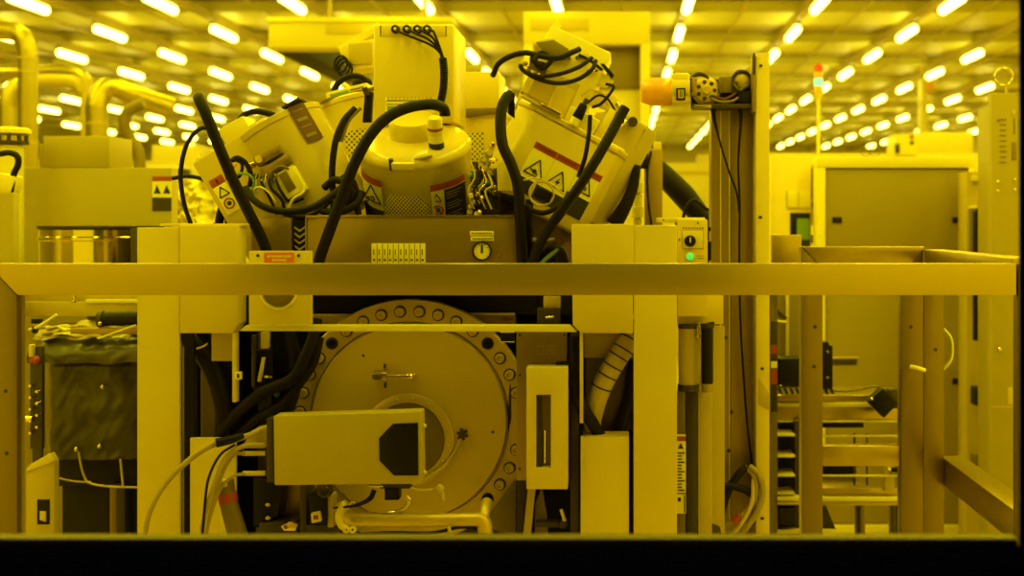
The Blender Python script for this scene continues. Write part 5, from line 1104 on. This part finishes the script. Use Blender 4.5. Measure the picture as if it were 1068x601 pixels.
# ------------------------------------------------------------------ equipment cabinets at the back right
YE = 5.5
t = thing('equipment_cabinet', 'wide cream equipment cabinet with recessed panel and two black latches, back right', 'cabinet', Vector((P(930, 0, 5.8).x, 5.8, 0)))
FE = FL(YE)
m = MB(px(YE)); m.use(CREAM2).box(853, 163.5, 1016, 175, 0, 30, .6); m.box(880, 164, 1016, 175, 30, 120, 0); m.box(853, 175, 861, FE, 0, 30, .4); m.box(1010.5, 175, 1016, FE, 0, 60, .4); m.box(861, 548, 1010.5, FE, 0, 30, .4); m.use(CREAM).box(861, 175, 1010.5, 548, 12, 30, 0); m.box(890, 175, 1010.5, 548, 30, 120, 0); m.build('frame', t)
for x0, x1, y0, y1, nm in ((862, 1009.5, 176, 306, 'upper_door'), (862, 940, 307, 547, 'lower_door'), (941, 1009.5, 307, 547, 'lower_door')):
    d = MB(px(YE)).use(PANELM).box(x0, y0, x1, y1, 3, 12, .5).build(nm, t)
    for x, y in ((873.5, 229.5), (999, 229.5), (999, 398)):
        if x0 < x < x1 and y0 < y < y1:
            b = MB(px(YE)); b.use(BLACKP).box(x - 5, y - 3, x + 5, y + 3, 1, 3.4, .5); b.use(INK).box(x - .6, y - 2.4, x + .6, y + 2.4, .7, 1.2, 0); b.build('latch', d)
m = MB(px(YE)); m.use(DARK).box(869, 374, 894, 381, 2.2, 3.2, .2); m.use(TAN).box(868, 372.5, 896, 374.4, 1.8, 3, .2); m.build('nameplate', t)
t = thing('louvred_cabinet', 'pale narrow cabinet with a small dark window, between tower and wide cabinet', 'cabinet', Vector((P(826, 0, 5.9).x, 5.9, 0)))
YL = 5.7
m = MB(px(YL)); m.use(CREAM).box(798, 163, 846, FL(YL), 0, 14, .6); m.use(CREAM2).box(797, 163, 804, FL(YL), -3, 4, .3); m.build('body', t)
m = MB(px(YL)); m.use(BLACKP).box(824, 222, 845, 258, -1, .5, .3); m.use(GREENM).box(831, 228, 844, 250, -1.3, -.9, 0); m.use(INK).box(824, 250, 845, 258, -1.5, -.8, 0); m.build('window', t)
m = MB(px(YL)); m.use(CREAM2).box(821, 199, 845, 217, -1, 0, .3); m.use(BEIGE).box(821, 216, 845, 218, -1.4, 0, 0); m.box(820, 199, 821, 217, -1.4, 0, 0); m.box(832, 200, 833, 216, -1.4, 0, 0); m.build('control_plate', t)
m = MB(px(YL)); m.use(BEIGE).box(846, 172, 853.5, 235, 2, 14, .3); m.use(DARK)
for i in range(10): m.box(846.3, 176 + i * 3.2, 853, 177.8 + i * 3.2, 1.4, 2.6, 0)
m.use(BLACKP).box(847, 211, 854, 217, 0, 3, .4); m.use(DARK).box(846.5, 245, 848.5, 254, 1, 3, 0); m.box(850, 247, 852.5, 254, 1, 3, 0); m.build('louvre_strip', t)
t = thing('signal_tower', 'slim signal tower light with red, amber and green segments on a pole, back right', 'signal light', P(854, 163.5, 5.9))
m = MB(px(5.9)); m.use(CREAM2).cyl((853.5, 164, 0), (853.5, 100, 0), 1.9, seg=14); m.use(CREAM).lathe([(3.6, 0), (4.4, 4)], (853.5, 101, 0), (0, -1, 0), seg=20); m.build('pole', t)
for y, h, mm, nm in ((97, 7, AMBER, 'clear_segment'), (89.5, 7.5, GREENL, 'green_segment'), (81.5, 6.5, AMBER, 'amber_segment'), (75, 7, REDLENS, 'red_segment')):
    m = MB(px(5.9)); m.use(mm).lathe([(4.6, 0), (4.6, h - .6), (4.2, h)], (853.5, y, 0), (0, -1, 0), seg=22); m.build(nm, t)
m = MB(px(5.9)); m.use(DARK).lathe([(4.2, 0), (2, 1.2)], (853.5, 68, 0), (0, -1, 0), seg=20); m.build('cap', t)
t = thing('wire_hoops', 'two wire hoops standing on top of the wide cabinet', 'hoops', P(910, 163, 5.8))
for x, R in ((904, 4.5), (914, 5.5)):
    m = MB(px(5.8)); m.use(BROWN).ring((x, 163 - R, 6), (.3, 0, 1), R, .5, seg=26); m.build('hoop', t)
t = thing('tall_cabinet', 'tall cream cabinet with louvre slots and a ring on top, at right edge', 'cabinet', Vector((P(1060, 0, 4.7).x, 4.7, 0)))
YK = 4.6
m = MB(px(YK)); m.use(TALLM).box(1034.5, 97, 1120, FL(YK), 0, 14, 1); m.box(1066, 99, 1120, FL(YK), 14, 150, 1); m.build('body', t)
m = MB(px(YK)); m.use(BROWN)
for i in range(9): m.box(1042.5, 124 + i * 5.6, 1049.5, 125.4 + i * 5.6, -.5, .3, 0)
m.lathe([(1.4, 0), (1.4, .6)], (1041, 126, 0), (0, 0, -1), seg=10); m.build('louvre_slots', t)
m = MB(px(YK)); m.use(BEIGE).box(1055, 115, 1059, 121, -.6, 0, .2); m.use(BROWN).box(1055, 148, 1060, 167, -.6, 0, .2); m.box(1057, 124, 1058.4, 140, -.5, 0, 0); m.use(SHEET)
for i in range(6): m.box(1055.6, 149 + i * 3, 1059.4, 150.2 + i * 3, -.9, -.4, 0)
m.build('side_tags', t)
for x, y in ((1041, 190), (1058.5, 188), (1041, 199.5), (1058.5, 198)):
    b = MB(px(YK)); b.use(BRASS).ball((x, y, -.4), (1.7, 1.7, 1.2)); b.build('screw', t)
m = MB(px(YK)); m.use(CHROME).lathe([(2, 0), (2.2, 3), (1.4, 4)], (1042, 364, 0), (0, 0, -1), seg=14); m.build('knob', t)
m = MB(px(YK)); m.use(BEIGE).box(1051, 404, 1056, 422, -.6, 0, .3); m.box(1058, 348, 1060, 400, -.6, 0, .2); m.box(1034.5, 424, 1060, 425, -.4, 0, 0); m.build('slot_plate', t)
m = MB(px(YK)); m.use(CHROME).ring((1052, 78, 16), (.25, 0, 1), 9, 1.0, seg=36); m.use(BEIGE).cyl((1054, 87, 16), (1055, 98, 16), 1.4, seg=10); m.build('ring_handle', t)
t = thing('narrow_rack', 'narrow dark rack in the gap between the wide and the tall cabinet', 'rack', Vector((P(1026, 0, 5.2).x, 5.2, 0)))
m = MB(px(5.2)); m.use(BEIGE).box(1017, 178, 1036, FL(5.2), 30, 60, .5); m.use(BROWN).box(1020, 217, 1036, 300, 10, 30, .5); m.use(CREAM2).box(1019, 214.5, 1036, 217.5, 6, 30, .3); m.build('frame', t)
m = MB(px(5.2)); m.use(DARKER).box(1018, 220, 1022, 356, 4, 12, .3); m.box(1020, 310, 1034, 320, 2, 16, .5); m.box(1018, 405, 1035, 424, 2, 20, .8); m.use(BEIGE).prism([(1024, 323), (1034, 321), (1034, 350), (1028, 352)], 0, 10, .5); m.use(SHEET).box(1026, 424, 1031, 480, 6, 12, .4); m.use(BROWN).box(1018, 476, 1032, 493, 2, 20, .5); m.build('rack_unit', t)
m = MB(px(5.2)); m.use(CHROME)
for i in range(5): m.ball((1032.5, 470 + i * 6, 4), 1.2)
m.build('fitting', t)
m = MB(px(5.2)); m.use(CREAM2).box(1022, 182, 1034, 188, 26, 30.5, .3); m.build('paper_tag', t)

# ------------------------------------------------------------------ far background of the hall
def hall_unit(name, label, cat, Y, parts, base):
    t = thing(name, label, cat, Vector((P(base, 0, Y).x, Y + .5, 0)))
    for nm, mm, x0, y0, x1, y1, w0, w1 in parts: B(nm, t, mm, Y, x0, y0, x1, FL(Y) if y1 is None else y1, w0, w1, .5)
    return t
hall_unit('overhead_unit', 'large overhead cream unit with a vent grille, upper left behind the tall box', 'overhead unit', 9.0,
    [('fascia', FARM, 280, 22, 470, 50, 0, 30), ('side_beam', DARKER, 280, 24, 310, 51, 30, 300), ('vent_grille', BEIGE, 340, 24, 378, 36, -1, 0), ('end_trim', CREAM2, 278, 18, 472, 23, -2, 34), ('hanger', BEIGE, 340, -50, 344, 18, 4, 8), ('hanger', BEIGE, 440, -50, 444, 18, 4, 8)], 370)
hall_unit('overhead_unit', 'large cream portal unit with dark opening, behind the tilted power box', 'overhead unit', 8.2,
    [('housing', FARM, 546, 12, 678, 46, 0, 150), ('vent_grille', BEIGE, 553, 19, 614, 32, -1, 0), ('leg', FARM, 546, 46, 556, None, 0, 60), ('leg', FARM, 668, 46, 678, None, 0, 60), ('opening_shade_panel', BROWN, 618, 46, 668, 90, 20, 24), ('cross_panel', FARM, 556, 90, 668, None, 24, 40)], 612)  # brown panel stands in for the shade inside the opening
hall_unit('hall_cabinet', 'row of pale far cabinets across the hall seen left of the tower', 'cabinet', 13.0,
    [('body', FARM, 600, 170, 800, None, 0, 120), ('dark_band', BEIGE, 600, 178, 800, 182, -1, 0), ('upper_unit', FARM, 730, 160, 748, 172, 20, 60)], 700)
hall_unit('hall_cabinet', 'long far machine front behind the wide cabinet, top showing above it', 'cabinet', 11.0,
    [('body', FARM, 790, 160, 1040, None, 0, 160), ('upper_box', FARM, 956, 137, 1018, 160, 10, 120)], 910)
hall_unit('hall_cabinet', 'small far unit with red and dark marks above the wide cabinet', 'cabinet', 10.0,
    [('body', CREAM2, 934, 140, 957, 162, 0, 40), ('dark_end', DARK, 934, 150, 938, 160, -2, 4), ('red_mark', RED, 949, 141, 953, 145, -1, 0), ('dark_mark', DARK, 949, 147, 953, 151, -1, 0), ('stand', FARM, 938, 162, 954, None, 4, 36)], 945)
hall_unit('ceiling_column', 'hanging pale yellow column with orange patch, far right under the lamps', 'column', 14.0,
    [('post', CREAM2, 961, 82, 968, None, 0, 14), ('orange_patch', ORANGEC, 966, 84, 974, 96, -2, 4), ('rod', BEIGE, 962, 55, 964, 82, 2, 6), ('joint', CREAM2, 960, 103, 974, 110, -3, 8)], 965)
t = hall_unit('hall_cabinet', 'pale far bench with boxes between the left cabinet and left canister', 'cabinet', 9.0,
    [('body', FARM, 130, 200, 330, None, 0, 100), ('box', CREAM, 150, 172, 178, 200, 10, 60), ('dark_box', DARK, 181, 176, 196, 186, -2, 10), ('dark_box', DARK, 180, 190, 190, 200, -2, 10)], 220)
t = thing('plastic_bundle', 'bright crumpled plastic sheeting heaped left of the left canister', 'plastic sheet', P(205, 236, 5.0))
def heap(u, v):
    x = 178 + 56 * u; y = 186 + 54 * v
    return (x, y + 8 * (2 * u - 1) ** 2 * (1 - v), 6 - 26 * math.sin(u * PI) * (.4 + .6 * v) + 12 * noise.noise(Vector((u * 7, v * 5, 3))) + 5 * noise.noise(Vector((u * 15, v * 13, 8))))
m = MB(px(5.0)); m.use(CREAM2).quadsheet(heap, 46, 36, .01); m.build('sheet', t)
m = MB(px(5.0)); m.use(DARK).ball((183, 224, -6), (6, 9, 5)); m.build('dark_cap', t)
m = MB(px(5.0)); m.use(BEIGE).box(172, 236, 240, FL(5.0), 0, 60, .6); m.build('stand', t)
hall_unit('hall_cabinet', 'far long cabinet row behind the left canister and plastic heap', 'cabinet', 16.0,
    [('body', FARM, 5, 168, 480, None, 0, 140), ('upper_box', FARM, 150, 150, 200, 168, 20, 80)], 190)
# ducts at the upper left
def duct(name, label, mm, Y, pts, r, bands=()):
    t = thing(name, label, 'duct', P(pts[0][0], pts[0][1], Y))
    b = MB(px(Y)); b.use(mm).tube(pts, r, seg=24, n=10); b.build('pipe', t)
    for x, y, w in bands:
        b = MB(px(Y)); b.use(BEIGE).lathe([(r + .8, 0), (r + .8, 2)], (x, y, w), (0, -1, 0), seg=28); b.build('band', t)
duct('steel_duct', 'tall upright steel duct with a bend at its top, far left', DUCTM, 6.0, [(29, FL(6.0), 0), (29, 160, 0), (29, 80, 0), (28, 52, 0), (22, 37, 0), (8, 32, 0), (-20, 31, 0)], 9.5, ((29, 76, 0), (29, 62, 0), (29, 150, 0)))
duct('steel_duct', 'second thick upright duct bending right, behind the left cabinet', DUCTM, 7.5, [(101, FL(7.5), 0), (101, 150, 0), (101, 112, 0), (104, 96, 4), (114, 90, 10), (135, 98, 16), (168, 110, 30)], 11, ((101, 130, 0),))
duct('steel_duct', 'horizontal dull duct running to the upright one, upper left', BEIGE, 8.0, [(36, 84, 0), (60, 84, 0), (78, 86, 0), (88, 96, 0), (91, 112, 0), (91, FL(8.0), 0)], 6.5)
duct('steel_duct', 'higher horizontal duct crossing behind the tall upright duct', DUCTM, 9.0, [(-30, 78, 0), (40, 74, 0), (70, 74, 0), (88, 82, 0), (96, 100, 0), (97, 140, 0), (97, FL(9.0), 0)], 6)
duct('steel_duct', 'brown hooked duct behind the second upright duct', BROWN, 7.0, [(150, 108, 0), (134, 116, 0), (130, 130, 0), (134, 144, 4), (142, 160, 6), (143, 200, 6), (143, FL(7.0), 6)], 6)
duct('steel_duct', 'pale wide duct at the left edge behind the tall upright one', DUCTM, 7.0, [(8, FL(7.0), 0), (8, 150, 0), (8, 110, 0), (14, 92, 4), (24, 86, 10)], 9)
# ------------------------------------------------------------------ world, camera, view
w = bpy.data.worlds.new('world'); SC.world = w; w.use_nodes = True
w.node_tree.nodes['Background'].inputs['Color'].default_value = (.02, .02, .05, 1)
w.node_tree.nodes['Background'].inputs['Strength'].default_value = 1.0
cam = bpy.data.cameras.new('camera'); co = bpy.data.objects.new('camera', cam); COL.objects.link(co)
co.location = (0, 0, EYE); co.rotation_euler = (PI / 2, 0, 0)
cam.sensor_width = 36; cam.lens = 36 * F / 1068; cam.shift_x = -(CX - 534) / 1068; cam.shift_y = -(300.5 - CY) / 1068 * -1 * -1
cam.clip_start = .05; cam.clip_end = 200
cam.dof.use_dof = True; cam.dof.focus_distance = 3.2; cam.dof.aperture_fstop = 2.3
SC.camera = co
SC.view_settings.view_transform = 'Standard'; SC.view_settings.look = 'None'; SC.view_settings.gamma = 1; SC.view_settings.use_curve_mapping = False
SC.view_settings.exposure = EXPO
SC.cycles.use_denoising = True
SC.cycles.max_bounces = 8; SC.cycles.diffuse_bounces = 4; SC.cycles.glossy_bounces = 4; SC.cycles.transparent_max_bounces = 6
SC.cycles.sample_clamp_indirect = 6; SC.cycles.caustics_reflective = False; SC.cycles.caustics_refractive = False
SC.cycles.use_adaptive_sampling = False
